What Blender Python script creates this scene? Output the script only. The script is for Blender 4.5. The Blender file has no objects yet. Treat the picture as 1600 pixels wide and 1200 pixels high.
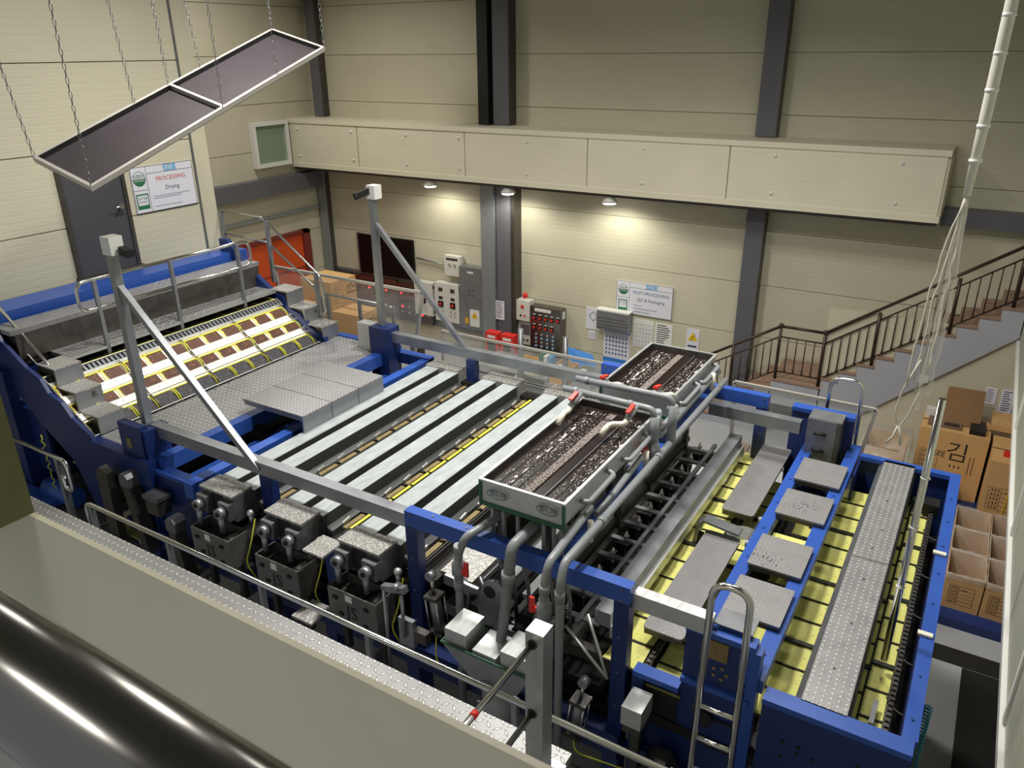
import bpy, bmesh, math, random
from mathutils import Vector, Matrix
random.seed(7)
C = bpy.context.scene.collection
S = bpy.context.scene
PI = math.pi

# ------------------------------------------------------------------ camera
cam_d = bpy.data.cameras.new('camera')
cam = bpy.data.objects.new('camera', cam_d); C.objects.link(cam)
cam_d.sensor_width = 36.0
cam_d.lens = 36.0 * 1223.54 / 1600.0
cam_d.clip_start = 0.05; cam_d.clip_end = 100
cam_d.dof.use_dof = True; cam_d.dof.focus_distance = 8.0; cam_d.dof.aperture_fstop = 6.3
Rw = ((0.8545702, 0.51926239, -0.00873695), (0.19762767, -0.34070905, -0.91916302), (-0.48026354, 0.78376266, -0.39378041))
m3 = Matrix((Rw[0], tuple(-v for v in Rw[1]), tuple(-v for v in Rw[2]))).transposed()
cam.matrix_world = Matrix.Translation((0, 0, 6.5)) @ m3.to_4x4()
S.camera = cam
# ------------------------------------------------------------------ world, light, exposure
w = bpy.data.worlds.new('world'); S.world = w; w.use_nodes = True
w.node_tree.nodes['Background'].inputs[0].default_value = (0.93, 0.96, 1.0, 1)
w.node_tree.nodes['Background'].inputs[1].default_value = 0.40
def area(name, loc, size, power, col=(1, 0.97, 0.9), rot=(0, 0, 0), sy=None):
    l = bpy.data.lights.new(name, 'AREA'); l.energy = power; l.color = col
    l.shape = 'RECTANGLE' if sy else 'DISK'; l.size = size
    if sy: l.size_y = sy
    l.spread = math.radians(142)
    o = bpy.data.objects.new(name, l); C.objects.link(o); o.location = loc; o.rotation_euler = rot
    return o
for i, (x, y, p) in enumerate([(-6.4, 5.4, 150), (-2.8, 5.6, 215), (-5.5, 8.8, 135), (-1.2, 8.0, 100), (-11.8, 10.6, 110)]):
    area('high_bay_light', (x, y, 8.9), 0.7, p)
area('mezzanine_lamp', (-2.2, -0.9, 8.2), 1.2, 22, (1, .97, .92), (0, 0, 0), .12)
for x, p in ((-10.4, 34), (-8.45, 34), (-6.2, 42)):
    l = bpy.data.lights.new('downlight', 'SPOT'); l.energy = p * 1.3; l.color = (1, 0.97, 0.84)
    l.spot_size = math.radians(165); l.spot_blend = 0.5; l.shadow_soft_size = 0.08
    o = bpy.data.objects.new('downlight', l); C.objects.link(o); o.location = (x, 13.7, 3.72)
S.view_settings.view_transform = 'Standard'
S.view_settings.look = 'None'
S.view_settings.exposure = 0.2
S.view_settings.gamma = 1.0
S.view_settings.use_curve_mapping = False

# ------------------------------------------------------------------ materials
def srgb(r, g, b):
    f = lambda c: (c / 255 / 12.92) if c / 255 <= 0.04045 else ((c / 255 + 0.055) / 1.055) ** 2.4
    return (f(r), f(g), f(b), 1)
M = {}
def mat(name, col, rough=0.5, metal=0.0, noise=0.0, nscale=8.0, bump=None, emit=0.0, spec=0.5, stretch=(1, 1, 1), alpha=1.0, trans=0.0):
    m = bpy.data.materials.new(name); m.use_nodes = True
    nt = m.node_tree; b = nt.nodes['Principled BSDF']
    c = srgb(*col)
    b.inputs['Base Color'].default_value = c
    b.inputs['Roughness'].default_value = rough
    b.inputs['Metallic'].default_value = metal
    b.inputs['Specular IOR Level'].default_value = spec
    b.inputs['Alpha'].default_value = alpha
    b.inputs['Transmission Weight'].default_value = trans
    if emit:
        b.inputs['Emission Color'].default_value = c; b.inputs['Emission Strength'].default_value = emit
    tc = nt.nodes.new('ShaderNodeTexCoord')
    if noise:
        mp = nt.nodes.new('ShaderNodeMapping'); mp.inputs['Scale'].default_value = stretch
        n = nt.nodes.new('ShaderNodeTexNoise'); n.inputs['Scale'].default_value = nscale; n.inputs['Detail'].default_value = 4
        nt.links.new(tc.outputs['Object'], mp.inputs[0]); nt.links.new(mp.outputs[0], n.inputs['Vector'])
        r = nt.nodes.new('ShaderNodeMapRange'); r.inputs[1].default_value = 0.3; r.inputs[2].default_value = 0.7
        r.inputs[3].default_value = 1 - noise; r.inputs[4].default_value = 1 + noise
        nt.links.new(n.outputs[0], r.inputs[0])
        mx = nt.nodes.new('ShaderNodeVectorMath'); mx.operation = 'SCALE'; mx.inputs[0].default_value = c[:3]
        nt.links.new(r.outputs[0], mx.inputs['Scale']); nt.links.new(mx.outputs[0], b.inputs['Base Color'])
        if metal > .4:
            r2 = nt.nodes.new('ShaderNodeMapRange'); r2.inputs[3].default_value = max(rough - .1, .05); r2.inputs[4].default_value = rough + .12
            nt.links.new(n.outputs[0], r2.inputs[0]); nt.links.new(r2.outputs[0], b.inputs['Roughness'])
    if bump: bump(nt, b, tc)
    M[name] = m
    return m
def mth(nt, op, a, b=None):
    n = nt.nodes.new('ShaderNodeMath'); n.operation = op
    for i, v in enumerate((a, b)):
        if v is None: continue
        if isinstance(v, (int, float)): n.inputs[i].default_value = v
        else: nt.links.new(v, n.inputs[i])
    return n.outputs[0]
def add_bump(nt, b, h, strength, dist):
    bp = nt.nodes.new('ShaderNodeBump'); bp.inputs['Strength'].default_value = strength; bp.inputs['Distance'].default_value = dist
    nt.links.new(h, bp.inputs['Height']); nt.links.new(bp.outputs[0], b.inputs['Normal'])
def diamonds(scale, mixcol=None):
    def f(nt, b, tc):
        sp = nt.nodes.new('ShaderNodeSeparateXYZ'); nt.links.new(tc.outputs['Object'], sp.inputs[0])
        u = mth(nt, 'MULTIPLY', sp.outputs[0], scale); v = mth(nt, 'MULTIPLY', sp.outputs[1], scale)
        par = mth(nt, 'MODULO', mth(nt, 'ADD', mth(nt, 'ADD', mth(nt, 'FLOOR', u), mth(nt, 'FLOOR', v)), 1000.0), 2.0)
        fu = mth(nt, 'SUBTRACT', mth(nt, 'FRACT', u), 0.5); fv = mth(nt, 'SUBTRACT', mth(nt, 'FRACT', v), 0.5)
        p = mth(nt, 'ABSOLUTE', mth(nt, 'ADD', fu, fv)); q = mth(nt, 'ABSOLUTE', mth(nt, 'SUBTRACT', fu, fv))
        ip = mth(nt, 'SUBTRACT', 1.0, par)
        a = mth(nt, 'ADD', mth(nt, 'MULTIPLY', p, par), mth(nt, 'MULTIPLY', q, ip))
        c = mth(nt, 'ADD', mth(nt, 'MULTIPLY', q, par), mth(nt, 'MULTIPLY', p, ip))
        d = mth(nt, 'ADD', mth(nt, 'DIVIDE', a, 0.75), mth(nt, 'DIVIDE', c, 0.26))
        h = nt.nodes.new('ShaderNodeMapRange'); h.inputs[1].default_value = 1.0; h.inputs[2].default_value = 0.6
        nt.links.new(d, h.inputs[0])
        add_bump(nt, b, h.outputs[0], 1.0, 0.004)
        if mixcol:
            src = b.inputs['Base Color'].links[0].from_socket if b.inputs['Base Color'].links else None
            mx = nt.nodes.new('ShaderNodeMix'); mx.data_type = 'RGBA'
            nt.links.new(h.outputs[0], mx.inputs['Factor'])
            if src: nt.links.new(src, mx.inputs['A'])
            else: mx.inputs['A'].default_value = b.inputs['Base Color'].default_value
            mx.inputs['B'].default_value = srgb(*mixcol)
            nt.links.new(mx.outputs['Result'], b.inputs['Base Color'])
    return f
def ribs(axis, pitch, strength=0.5):
    def f(nt, b, tc):
        sp = nt.nodes.new('ShaderNodeSeparateXYZ'); nt.links.new(tc.outputs['Object'], sp.inputs[0])
        fr = mth(nt, 'FRACT', mth(nt, 'DIVIDE', sp.outputs[axis], pitch))
        h = mth(nt, 'SMOOTH_MIN', mth(nt, 'MULTIPLY', mth(nt, 'ABSOLUTE', mth(nt, 'SUBTRACT', fr, 0.5)), 8.0), 1.0)
        add_bump(nt, b, h, strength, 0.004)
    return f
def speck(col, scale, thr, metal=0.0):
    def f(nt, b, tc):
        n = nt.nodes.new('ShaderNodeTexNoise'); n.inputs['Scale'].default_value = scale; n.inputs['Detail'].default_value = 3
        nt.links.new(tc.outputs['Object'], n.inputs['Vector'])
        r = nt.nodes.new('ShaderNodeMapRange'); r.inputs[1].default_value = thr; r.inputs[2].default_value = thr + 0.03
        nt.links.new(n.outputs[0], r.inputs[0])
        mx = nt.nodes.new('ShaderNodeMix'); mx.data_type = 'RGBA'
        nt.links.new(r.outputs[0], mx.inputs['Factor'])
        if b.inputs['Base Color'].links: nt.links.new(b.inputs['Base Color'].links[0].from_socket, mx.inputs['A'])
        else: mx.inputs['A'].default_value = b.inputs['Base Color'].default_value
        mx.inputs['B'].default_value = srgb(*col)
        nt.links.new(mx.outputs['Result'], b.inputs['Base Color'])
        add_bump(nt, b, n.outputs[0], 0.3, 0.004)
    return f
mat('cream', (202, 197, 174), 0.55, noise=0.03, nscale=1.5, bump=ribs(2, 0.085, 0.35))
mat('cream_plain', (200, 195, 172), 0.5, noise=0.03, nscale=2)
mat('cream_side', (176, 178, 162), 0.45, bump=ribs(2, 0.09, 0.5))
mat('cream_fascia_lit', (226, 221, 198), 0.5, noise=0.03, nscale=1.5, bump=ribs(2, 0.085, 0.25))  # wall cream made lighter: brighter light on the box beam put into its colour
mat('olive', (120, 118, 78), 0.6, noise=0.05)
mat('floor_grey', (165, 166, 168), 0.35, noise=0.06, nscale=1.2)
mat('ceiling_grey', (120, 118, 108), 0.8)
mat('column_grey', (98, 98, 104), 0.5, noise=0.04, nscale=3)
mat('galv', (150, 156, 160), 0.4, 0.5, noise=0.08, nscale=10)
mat('door_grey', (72, 72, 78), 0.5)
mat('orange', (214, 84, 32), 0.5)
mat('orange_dark', (120, 44, 34), 0.6)
mat('steel', (150, 153, 158), 0.38, 0.7, noise=0.1, nscale=6)
mat('steel_light', (200, 202, 202), 0.4, 0.7, noise=0.06, nscale=6, stretch=(6, 1, 6))
mat('channel', (160, 166, 168), 0.5, 0.1, noise=0.16, nscale=5, stretch=(4, 1, 4))
mat('channel_dark', (66, 68, 68), 0.5, 0.2, noise=0.1, nscale=5)
mat('steel_dark', (92, 88, 84), 0.42, 0.7, noise=0.12, nscale=9)
mat('steel_mid', (122, 124, 128), 0.42, 0.65, noise=0.1, nscale=9)
mat('chrome', (210, 210, 208), 0.18, 1.0)
mat('box_steel', (108, 106, 104), 0.42, 0.35, noise=0.08, nscale=8)
mat('black', (22, 21, 20), 0.6)
mat('blackish', (38, 36, 34), 0.5, 0.3, noise=0.2, nscale=12)
mat('rubber', (34, 34, 36), 0.45)
mat('checker', (146, 145, 148), 0.4, 0.45, noise=0.08, nscale=7, bump=diamonds(22, (212, 210, 206)))
mat('checker_big', (158, 158, 162), 0.38, 0.4, noise=0.06, nscale=4, bump=diamonds(16, (222, 220, 216)))
mat('checker_dirty', (140, 138, 140), 0.45, 0.35, noise=0.08, nscale=7, bump=diamonds(38, (190, 188, 188)))
mat('checker_bright', (140, 140, 140), 0.36, 0.4, noise=0.06, nscale=7, bump=diamonds(17, (196, 196, 196)))
mat('checker_dark', (104, 104, 106), 0.42, 0.5, noise=0.1, nscale=7, bump=diamonds(24, (160, 158, 154)))
mat('speckle', (150, 148, 145), 0.45, 0.4, bump=speck((200, 198, 194), 70, 0.52))
mat('blue', (44, 82, 166), 0.35, 0.0, noise=0.05, nscale=3)
mat('navy', (24, 44, 100), 0.4, 0.0, noise=0.08, nscale=2)
mat('pvc', (134, 138, 142), 0.35, noise=0.03)
mat('pvc_white', (226, 222, 206), 0.35)
mat('red', (214, 46, 34), 0.35)
mat('green', (40, 92, 66), 0.5)
mat('mat_yellow', (214, 212, 118), 0.6, noise=0.06, nscale=16, stretch=(1, 10, 1), bump=speck((128, 122, 60), 55, 0.66))
mat('mat_slats', (150, 150, 92), 0.6, noise=0.25, nscale=16, stretch=(1, 10, 1))
mat('yellow', (228, 224, 70), 0.5)
mat('olive_wood', (124, 108, 68), 0.55, noise=0.2, nscale=20)
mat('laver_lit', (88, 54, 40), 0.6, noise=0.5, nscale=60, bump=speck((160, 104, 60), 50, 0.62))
mat('laver', (62, 60, 66), 0.55, noise=0.25, nscale=60, bump=speck((92, 88, 96), 60, 0.56))
mat('laver_black', (24, 21, 20), 0.5, noise=0.2, nscale=40)
mat('tube_light', (255, 250, 226), 0.5, emit=1.6)
mat('water', (30, 21, 19), 0.28, noise=0.2, nscale=14)
mat('weed', (22, 16, 15), 0.45, noise=0.3, nscale=40)
mat('foam', (214, 206, 200), 0.7)
mat('foam_dense', (126, 118, 114), 0.8, bump=speck((66, 52, 48), 60, 0.5))
mat('cardboard', (206, 162, 106), 0.75, noise=0.04, nscale=3)
mat('cardboard_dark', (128, 96, 62), 0.8, noise=0.05)
mat('cardboard_in', (120, 98, 80), 0.8)
mat('ink', (54, 38, 26), 0.7)
mat('film', (226, 222, 214), 0.25, alpha=0.32)
mat('acrylic', (205, 210, 205), 0.12, alpha=0.16)
mat('white', (226, 226, 222), 0.5)
mat('paper', (222, 222, 232), 0.6)
mat('letter', (62, 62, 96), 0.7)
mat('letter_red', (196, 40, 52), 0.7)
mat('letter_blue', (60, 90, 150), 0.7)
mat('sky_blue', (120, 176, 222), 0.6)
mat('mark_green', (38, 112, 74), 0.6)
mat('sign_yellow', (236, 196, 40), 0.5)
mat('plastic_blue', (56, 130, 210), 0.4)
mat('pale_blue', (150, 186, 222), 0.5)
mat('hose_blue', (90, 160, 214), 0.4)
mat('teal', (22, 116, 140), 0.4)
mat('plastic_yellow', (214, 168, 44), 0.5)
mat('box_white', (214, 212, 204), 0.4)
mat('control_front', (120, 116, 116), 0.22, 0.9)
mat('control_brown', (120, 84, 66), 0.25, 0.8)
mat('screen', (12, 10, 10), 0.35, spec=0.2)
mat('tile', (152, 122, 104), 0.45, noise=0.06, nscale=5)
mat('stair_side', (168, 170, 178), 0.6)
mat('bronze', (64, 50, 42), 0.35, 0.4)
mat('rope', (196, 192, 180), 0.8)
mat('tape', (216, 214, 204), 0.6, noise=0.04)
mat('tray_in', (66, 60, 64), 0.4, 0.3, noise=0.12, nscale=1.6)
mat('tray_rim', (196, 192, 186), 0.4, 0.5)
mat('glass', (150, 172, 150), 0.08, alpha=0.55)
mat('lamp_glow', (255, 250, 235), 0.4, emit=14)
mat('led_red', (255, 40, 50), 0.4, emit=3)
mat('yellow_cable', (206, 210, 60), 0.5)
mat('rail_near', (150, 148, 142), 0.22, 0.9)
mat('steel_gloss', (120, 118, 114), 0.2, 0.9)

# ------------------------------------------------------------------ mesh tools
OFF = {}
class MB:
    def __init__(s): s.v = []; s.f = []; s.smooth = []
    def poly(s, pts, faces, smooth=False):
        n = len(s.v); s.v += [Vector(p) for p in pts]
        for f in faces: s.f.append([n + i for i in f]); s.smooth.append(smooth)
        return s
    def box(s, x0, x1, y0, y1, z0, z1, mtx=None):
        p = [Vector((x, y, z)) for z in (z0, z1) for x, y in ((x0, y0), (x1, y0), (x1, y1), (x0, y1))]
        if mtx: p = [mtx @ q for q in p]
        return s.poly(p, [(3, 2, 1, 0), (4, 5, 6, 7), (0, 1, 5, 4), (1, 2, 6, 5), (2, 3, 7, 6), (3, 0, 4, 7)])
    def open_box(s, x0, x1, y0, y1, z0, z1, t):     # open-topped box with wall thickness
        s.box(x0, x1, y0, y0 + t, z0, z1); s.box(x0, x1, y1 - t, y1, z0, z1)
        s.box(x0, x0 + t, y0 + t, y1 - t, z0, z1); s.box(x1 - t, x1, y0 + t, y1 - t, z0, z1)
        return s.box(x0 + t, x1 - t, y0 + t, y1 - t, z0, z0 + t)
    def bar(s, a, b, wd, ht=None, up=(0, 0, 1)):    # rectangular bar from a to b
        a, b = Vector(a), Vector(b); d = (b - a).normalized(); ht = ht or wd
        u = Vector(up)
        if abs(d.dot(u)) > .98: u = Vector((0, 1, 0))
        x = d.cross(u).normalized(); y = x.cross(d)
        p = []
        for q in (a, b):
            for i, j in ((-1, -1), (1, -1), (1, 1), (-1, 1)): p.append(q + x * (wd / 2 * i) + y * (ht / 2 * j))
        return s.poly(p, [(0, 1, 2, 3), (7, 6, 5, 4), (0, 4, 5, 1), (1, 5, 6, 2), (2, 6, 7, 3), (3, 7, 4, 0)])
    def tube(s, pts, r, n=10, caps=True, radii=None):
        pts = [Vector(p) for p in pts]; N = len(pts); ring = []; base = len(s.v)
        prev = None
        for i, p in enumerate(pts):
            t = (pts[min(i + 1, N - 1)] - pts[max(i - 1, 0)])
            if t.length < 1e-9: t = Vector((0, 0, 1))
            t.normalize()
            if prev is None:
                u = Vector((0, 0, 1)) if abs(t.z) < .9 else Vector((1, 0, 0))
                x = t.cross(u).normalized()
            else:
                x = (prev - t * prev.dot(t))
                x = x.normalized() if x.length > 1e-6 else t.orthogonal().normalized()
            prev = x; y = t.cross(x)
            rr = radii[i] if radii else r
            for k in range(n):
                a = 2 * PI * k / n; s.v.append(p + x * (math.cos(a) * rr) + y * (math.sin(a) * rr))
        for i in range(N - 1):
            for k in range(n):
                k2 = (k + 1) % n
                s.f.append([base + i * n + k, base + i * n + k2, base + (i + 1) * n + k2, base + (i + 1) * n + k]); s.smooth.append(True)
        if caps:
            s.f.append([base + k for k in range(n)][::-1]); s.smooth.append(False)
            s.f.append([base + (N - 1) * n + k for k in range(n)]); s.smooth.append(False)
        return s
    def cyl(s, a, b, r, n=14, r2=None):
        return s.tube([a, b], r, n, True, [r, r if r2 is None else r2])
    def prism(s, pts, axis, a, b):                  # 2-D outline extruded along an axis
        def mk(p, h):
            return {'x': (h, p[0], p[1]), 'y': (p[0], h, p[1]), 'z': (p[0], p[1], h)}[axis]
        n = len(pts)
        v = [mk(p, a) for p in pts] + [mk(p, b) for p in pts]
        return s.poly(v, [list(range(n))[::-1], [n + i for i in range(n)]] + [(i, (i + 1) % n, n + (i + 1) % n, n + i) for i in range(n)])
    def ball(s, c, r, n=10, m=6, sc=(1, 1, 1)):
        c = Vector(c); v = []; f = []
        for i in range(m + 1):
            th = PI * i / m
            for k in range(n):
                a = 2 * PI * k / n
                v.append(c + Vector((math.sin(th) * math.cos(a) * r * sc[0], math.sin(th) * math.sin(a) * r * sc[1], math.cos(th) * r * sc[2])))
        for i in range(m):
            for k in range(n): f.append((i * n + k, (i + 1) * n + k, (i + 1) * n + (k + 1) % n, i * n + (k + 1) % n))
        return s.poly(v, f, True)
    def build(s, name, m, parent=None, label=None, bevel=0):
        off = OFF.get(parent.name, Vector()) if parent else Vector()
        me = bpy.data.meshes.new(name)
        me.from_pydata([tuple(v - off) for v in s.v], [], s.f)
        for p, sm in zip(me.polygons, s.smooth): p.use_smooth = sm
        bm = bmesh.new(); bm.from_mesh(me)
        bmesh.ops.remove_doubles(bm, verts=bm.verts, dist=1e-6) if False else None
        bmesh.ops.recalc_face_normals(bm, faces=bm.faces); bm.to_mesh(me); bm.free()
        me.materials.append(M[m])
        o = bpy.data.objects.new(name, me); C.objects.link(o)
        if parent: o.parent = parent
        OFF[o.name] = off
        if label: o['label'] = label
        if bevel:
            md = o.modifiers.new('bevel', 'BEVEL'); md.width = bevel; md.segments = 2; md.limit_method = 'ANGLE'
        return o
def B(*a): return MB().box(*a)
def tag(o, label, cat, group=None, kind=None):
    o['label'] = label; o['category'] = cat
    if group: o['group'] = group
    if kind: o['kind'] = kind
    return o
def thing(name, loc, label, cat, group=None):
    o = bpy.data.objects.new(name, None); C.objects.link(o); o.location = loc; o.empty_display_size = 0.1
    OFF[o.name] = Vector(loc)
    return tag(o, label, cat, group)
def struct(o): o['kind'] = 'structure'; return o
def copytree(root, delta, label, rotz=None):
    r = root.copy(); C.objects.link(r); r.location = root.location + Vector(delta); r['label'] = label
    OFF[r.name] = OFF[root.name]
    for ch in list(root.children):
        c = ch.copy(); C.objects.link(c); c.parent = r
        for g in list(ch.children):
            d = g.copy(); C.objects.link(d); d.parent = c
    return r
def dup(o, delta, parent='same'):                   # copy of one part, moved
    c = o.copy(); C.objects.link(c); c.location = o.location + Vector(delta)
    OFF[c.name] = OFF[o.name]
    return c
def rnd(pts, r=0.08, seg=5):                        # round the corners of a polyline
    pts = [Vector(p) for p in pts]; out = [pts[0]]
    for i in range(1, len(pts) - 1):
        a, p, b = pts[i - 1], pts[i], pts[i + 1]
        d1 = (a - p); d2 = (b - p); rr = min(r, d1.length * .49, d2.length * .49)
        s, e = p + d1.normalized() * rr, p + d2.normalized() * rr
        for k in range(seg + 1):
            t = k / seg; out.append(s * (1 - t) ** 2 + p * 2 * t * (1 - t) + e * t * t)
    return out + [pts[-1]]
def text(body, size, org, xd, yd, m, parent, name='lettering', depth=0.002, align='CENTER'):
    cu = bpy.data.curves.new(name, 'FONT'); cu.body = body; cu.size = size; cu.align_x = align; cu.align_y = 'CENTER'
    cu.resolution_u = 2; cu.extrude = 0
    o = bpy.data.objects.new(name, cu); C.objects.link(o)
    dg = bpy.context.evaluated_depsgraph_get()
    me = bpy.data.meshes.new_from_object(o.evaluated_get(dg))
    bpy.data.objects.remove(o)
    xd, yd = Vector(xd), Vector(yd); n = xd.cross(yd).normalized()
    off = OFF.get(parent.name, Vector())
    for v in me.vertices: v.co = Vector(org) + xd * v.co.x + yd * v.co.y + n * depth - off
    me.materials.clear(); me.materials.append(M[m])
    t = bpy.data.objects.new(name, me); C.objects.link(t); t.parent = parent; OFF[t.name] = off
    return t
def ring_mb(org, xd, yd, rx, ry, wd, n=28, depth=0.002):
    xd, yd = Vector(xd), Vector(yd); nn = xd.cross(yd).normalized(); org = Vector(org) + nn * depth
    v = []
    for k in range(n):
        a = 2 * PI * k / n
        v.append(org + xd * math.cos(a) * rx + yd * math.sin(a) * ry)
        v.append(org + xd * math.cos(a) * (rx - wd) + yd * math.sin(a) * (ry - wd))
    mb = MB(); mb.poly(v, [(2 * k, 2 * ((k + 1) % n), 2 * ((k + 1) % n) + 1, 2 * k + 1) for k in range(n)])
    return mb
def quad(org, xd, yd, x0, x1, y0, y1, depth=0.001):
    xd, yd = Vector(xd), Vector(yd); nn = xd.cross(yd).normalized(); org = Vector(org) + nn * depth
    return MB().poly([org + xd * x0 + yd * y0, org + xd * x1 + yd * y0, org + xd * x1 + yd * y1, org + xd * x0 + yd * y1], [(0, 1, 2, 3)])

# ------------------------------------------------------------------ room
fl = struct(B(-14.8, 3.2, -2.5, 14.6, -0.12, 0).build('floor', 'floor_grey'))
struct(B(-14.8, 3.2, -2.5, 14.7, 9.5, 9.6).build('ceiling', 'ceiling_grey'))
YB = 14.4
wb = struct(B(-14.6, 3.2, YB + .03, YB + .2, 0, 9.5).build('wall_back', 'cream_plain'))
zs = [0, .45, 1.43, 2.43, 3.43, 4.43, 5.42, 6.4, 7.4, 8.4, 9.5]
for a, b in zip(zs[:-1], zs[1:]):
    for x0, x1 in ((-14.4, -9.0), (-9.0, -3.5), (-3.5, 3.1)):
        o = B(x0, x1, YB, YB + .035, a + .006, b - .006).build('panel', 'cream', wb)
wl = struct(B(-9.7, -9.49, -2.5, 7.32, 0, 9.5).build('wall_left', 'cream_plain'))
zl = [0, .8, 1.75, 2.7, 3.62, 4.56, 5.42, 6.4, 7.4, 8.4, 9.5]
for a, b in zip(zl[:-1], zl[1:]):
    B(-9.50, -9.45, -2.4, 7.14, a + .006, b - .006).build('panel', 'cream', wl)
B(-9.72, -9.43, 7.17, 7.40, 0, 9.5).build('corner_trim', 'cream_plain', wl)
B(-9.60, -9.44, 7.14, 7.165, 0, 9.5).build('corner_groove', 'steel_mid', wl)
struct(B(-14.6, -9.72, 7.2, 7.32, 0, 9.5).build('wall_return', 'cream_plain'))
wr = struct(B(-14.55, -14.35, 7.3, 14.5, 0, 9.5).build('wall_recess', 'cream_plain'))
for a, b in zip(zs[:-1], zs[1:]):
    B(-14.36, -14.30, 7.3, 14.4, a + .006, b - .006).build('panel', 'cream_plain', wr)
# right wall of the mezzanine: hangs above the packing corner
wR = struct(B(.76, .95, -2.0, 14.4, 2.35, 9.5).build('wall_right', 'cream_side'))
B(.70, .765, -2.0, 14.4, 2.35, 2.42).build('edge_trim', 'white', wR)
yy = -2.0
k = 0
while yy < 14.3:
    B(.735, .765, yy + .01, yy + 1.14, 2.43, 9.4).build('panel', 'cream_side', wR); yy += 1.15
for y in (4.9, 7.4, 9.9): B(.715, .74, y, y + .06, 2.43, 9.0).build('joint_strip', 'white', wR)
struct(B(3.1, 3.2, -2.5, 14.5, 0, 9.5).build('wall_far_right', 'cream_plain'))
# box beam across the back wall
bb = struct(B(-14.3, -.66, 13.56, 14.4, 4.02, 5.0).build('trim_box_beam', 'cream_fascia_lit'))
xs = [-14.25, -12.2, -9.35, -6.6, -3.95, -.69]
for a, b in zip(xs[:-1], xs[1:]):
    B(a + .012, b - .012, 13.515, 13.56, 4.10, 4.98).build('fascia_panel', 'cream_fascia_lit', bb)
B(-14.3, -.66, 13.50, 13.6, 4.0, 4.10).build('bottom_flange', 'cream_fascia_lit', bb)
B(-14.3, -.66, 13.49, 14.4, 4.98, 5.07).build('top_flange', 'cream_fascia_lit', bb)
B(-14.3, -.70, 13.62, 14.38, 3.93, 4.0).build('soffit', 'steel_dark', bb)
b0 = None
for x in (-14.0, -12.35, -10.85, -9.5, -7.9, -5.5, -3.2, -1.3):
    for z in (4.25, 4.85):
        if b0 is None: b0 = MB().ball((x, 13.51, z), .03, 8, 4).build('bolt_cap', 'white', bb); o0 = (x, z)
        else: dup(b0, (x - o0[0], 0, z - o0[1]))
# columns
def ibeam(x, y, z0, z1, wd, dp, m):
    mb = MB(); mb.box(x - wd / 2, x + wd / 2, y - dp, y - dp + .03, z0, z1); mb.box(x - wd / 2, x + wd / 2, y - .03, y, z0, z1)
    return mb
def col(n, x, wd, dp, z0=0, z1=9.5, m='column_grey', y=YB):
    o = struct(B(x - wd / 2, x + wd / 2, y - dp, y - dp + .04, z0, z1).build('trim_' + n, m))
    B(x - wd / 2 + .02, x + wd / 2 - .01, y - dp + .04, y, z0, z1).build('web', 'steel_dark', o); return o
col('column_middle_upper', -9.0 + .17, .36, .32, 5.08)
struct(B(-9.32, -9.08, 14.0, 14.4, 5.08, 9.5).build('trim_conduit_box', 'black'))
struct(B(-9.33, -9.0, 14.0, 14.4, 0, 3.95).build('trim_column_clad', 'galv'))
col('column_middle_lower', -8.80, .34, .34, 0, 3.95)
struct(B(-8.63, -8.55, 14.1, 14.4, 0, 3.95).build('trim_column_pipe', 'steel_dark'))
col('column_right_upper', -3.55, .34, .3, 5.08)
col('column_right_lower', -3.55, .32, .3, 0, 4.0)
col('column_left_upper', -13.9, .26, .25, 5.08)
col('column_left_lower', -14.12, .22, .2, 0, 4.0, 'galv')
struct(B(-14.3, -14.05, 7.3, 14.4, 3.48, 3.84).build('trim_recess_beam', 'column_grey'))
struct(B(-14.3, -14.2, 7.3, 14.3, 2.93, 2.99).build('trim_recess_pipe', 'galv'))
struct(B(-.66, 3.0, 14.15, 14.4, 3.85, 4.12).build('trim_wall_girt', 'column_grey'))
struct(B(-.35, .6, 14.36, 14.405, 2.4, 3.62).build('trim_wall_patch', 'cream_plain'))
# window in the recess
wn = struct(B(-14.27, -14.2, 12.38, 13.38, 4.1, 5.03).build('window_1', 'glass'))
f = MB()
for a in ((12.36, 13.40, 4.08, 4.16), (12.36, 13.40, 4.97, 5.05), (12.36, 12.44, 4.16, 4.97), (13.32, 13.40, 4.16, 4.97)):
    f.box(-14.29, -14.15, *a)
f.build('window_frame', 'white', wn)
# doors
d1 = struct(B(-9.46, -9.42, 5.27, 6.02, 3.95, 5.22).build('door_1', 'door_grey'))
f = MB(); f.box(-9.47, -9.40, 5.22, 5.27, 3.9, 5.27); f.box(-9.47, -9.40, 6.02, 6.07, 3.9, 5.27); f.box(-9.47, -9.40, 5.22, 6.07, 5.22, 5.27)
f.box(-9.47, -9.36, 5.2, 6.09, 3.88, 3.95); f.build('door_frame', 'steel_dark', d1)
h = MB(); h.cyl((-9.42, 5.93, 4.72), (-9.35, 5.93, 4.72), .035); h.tube([(-9.35, 5.93, 4.72), (-9.34, 5.83, 4.72)], .014, 8)
h.build('door_handle', 'chrome', d1)
d2 = struct(B(-14.28, -14.22, 11.2, 13.5, 0, 2.42).build('door_2', 'orange'))
f = MB(); f.box(-14.3, -14.16, 13.5, 13.72, 0, 2.5); f.box(-14.3, -14.16, 11.0, 13.72, 2.42, 2.5); f.box(-14.3, -14.16, 11.0, 11.2, 0, 2.5)
f.build('door_frame', 'orange_dark', d2)
for z in (.8, 1.6): B(-14.22, -14.2, 11.2, 13.5, z, z + .02).build('door_seam', 'orange_dark', d2)
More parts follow.
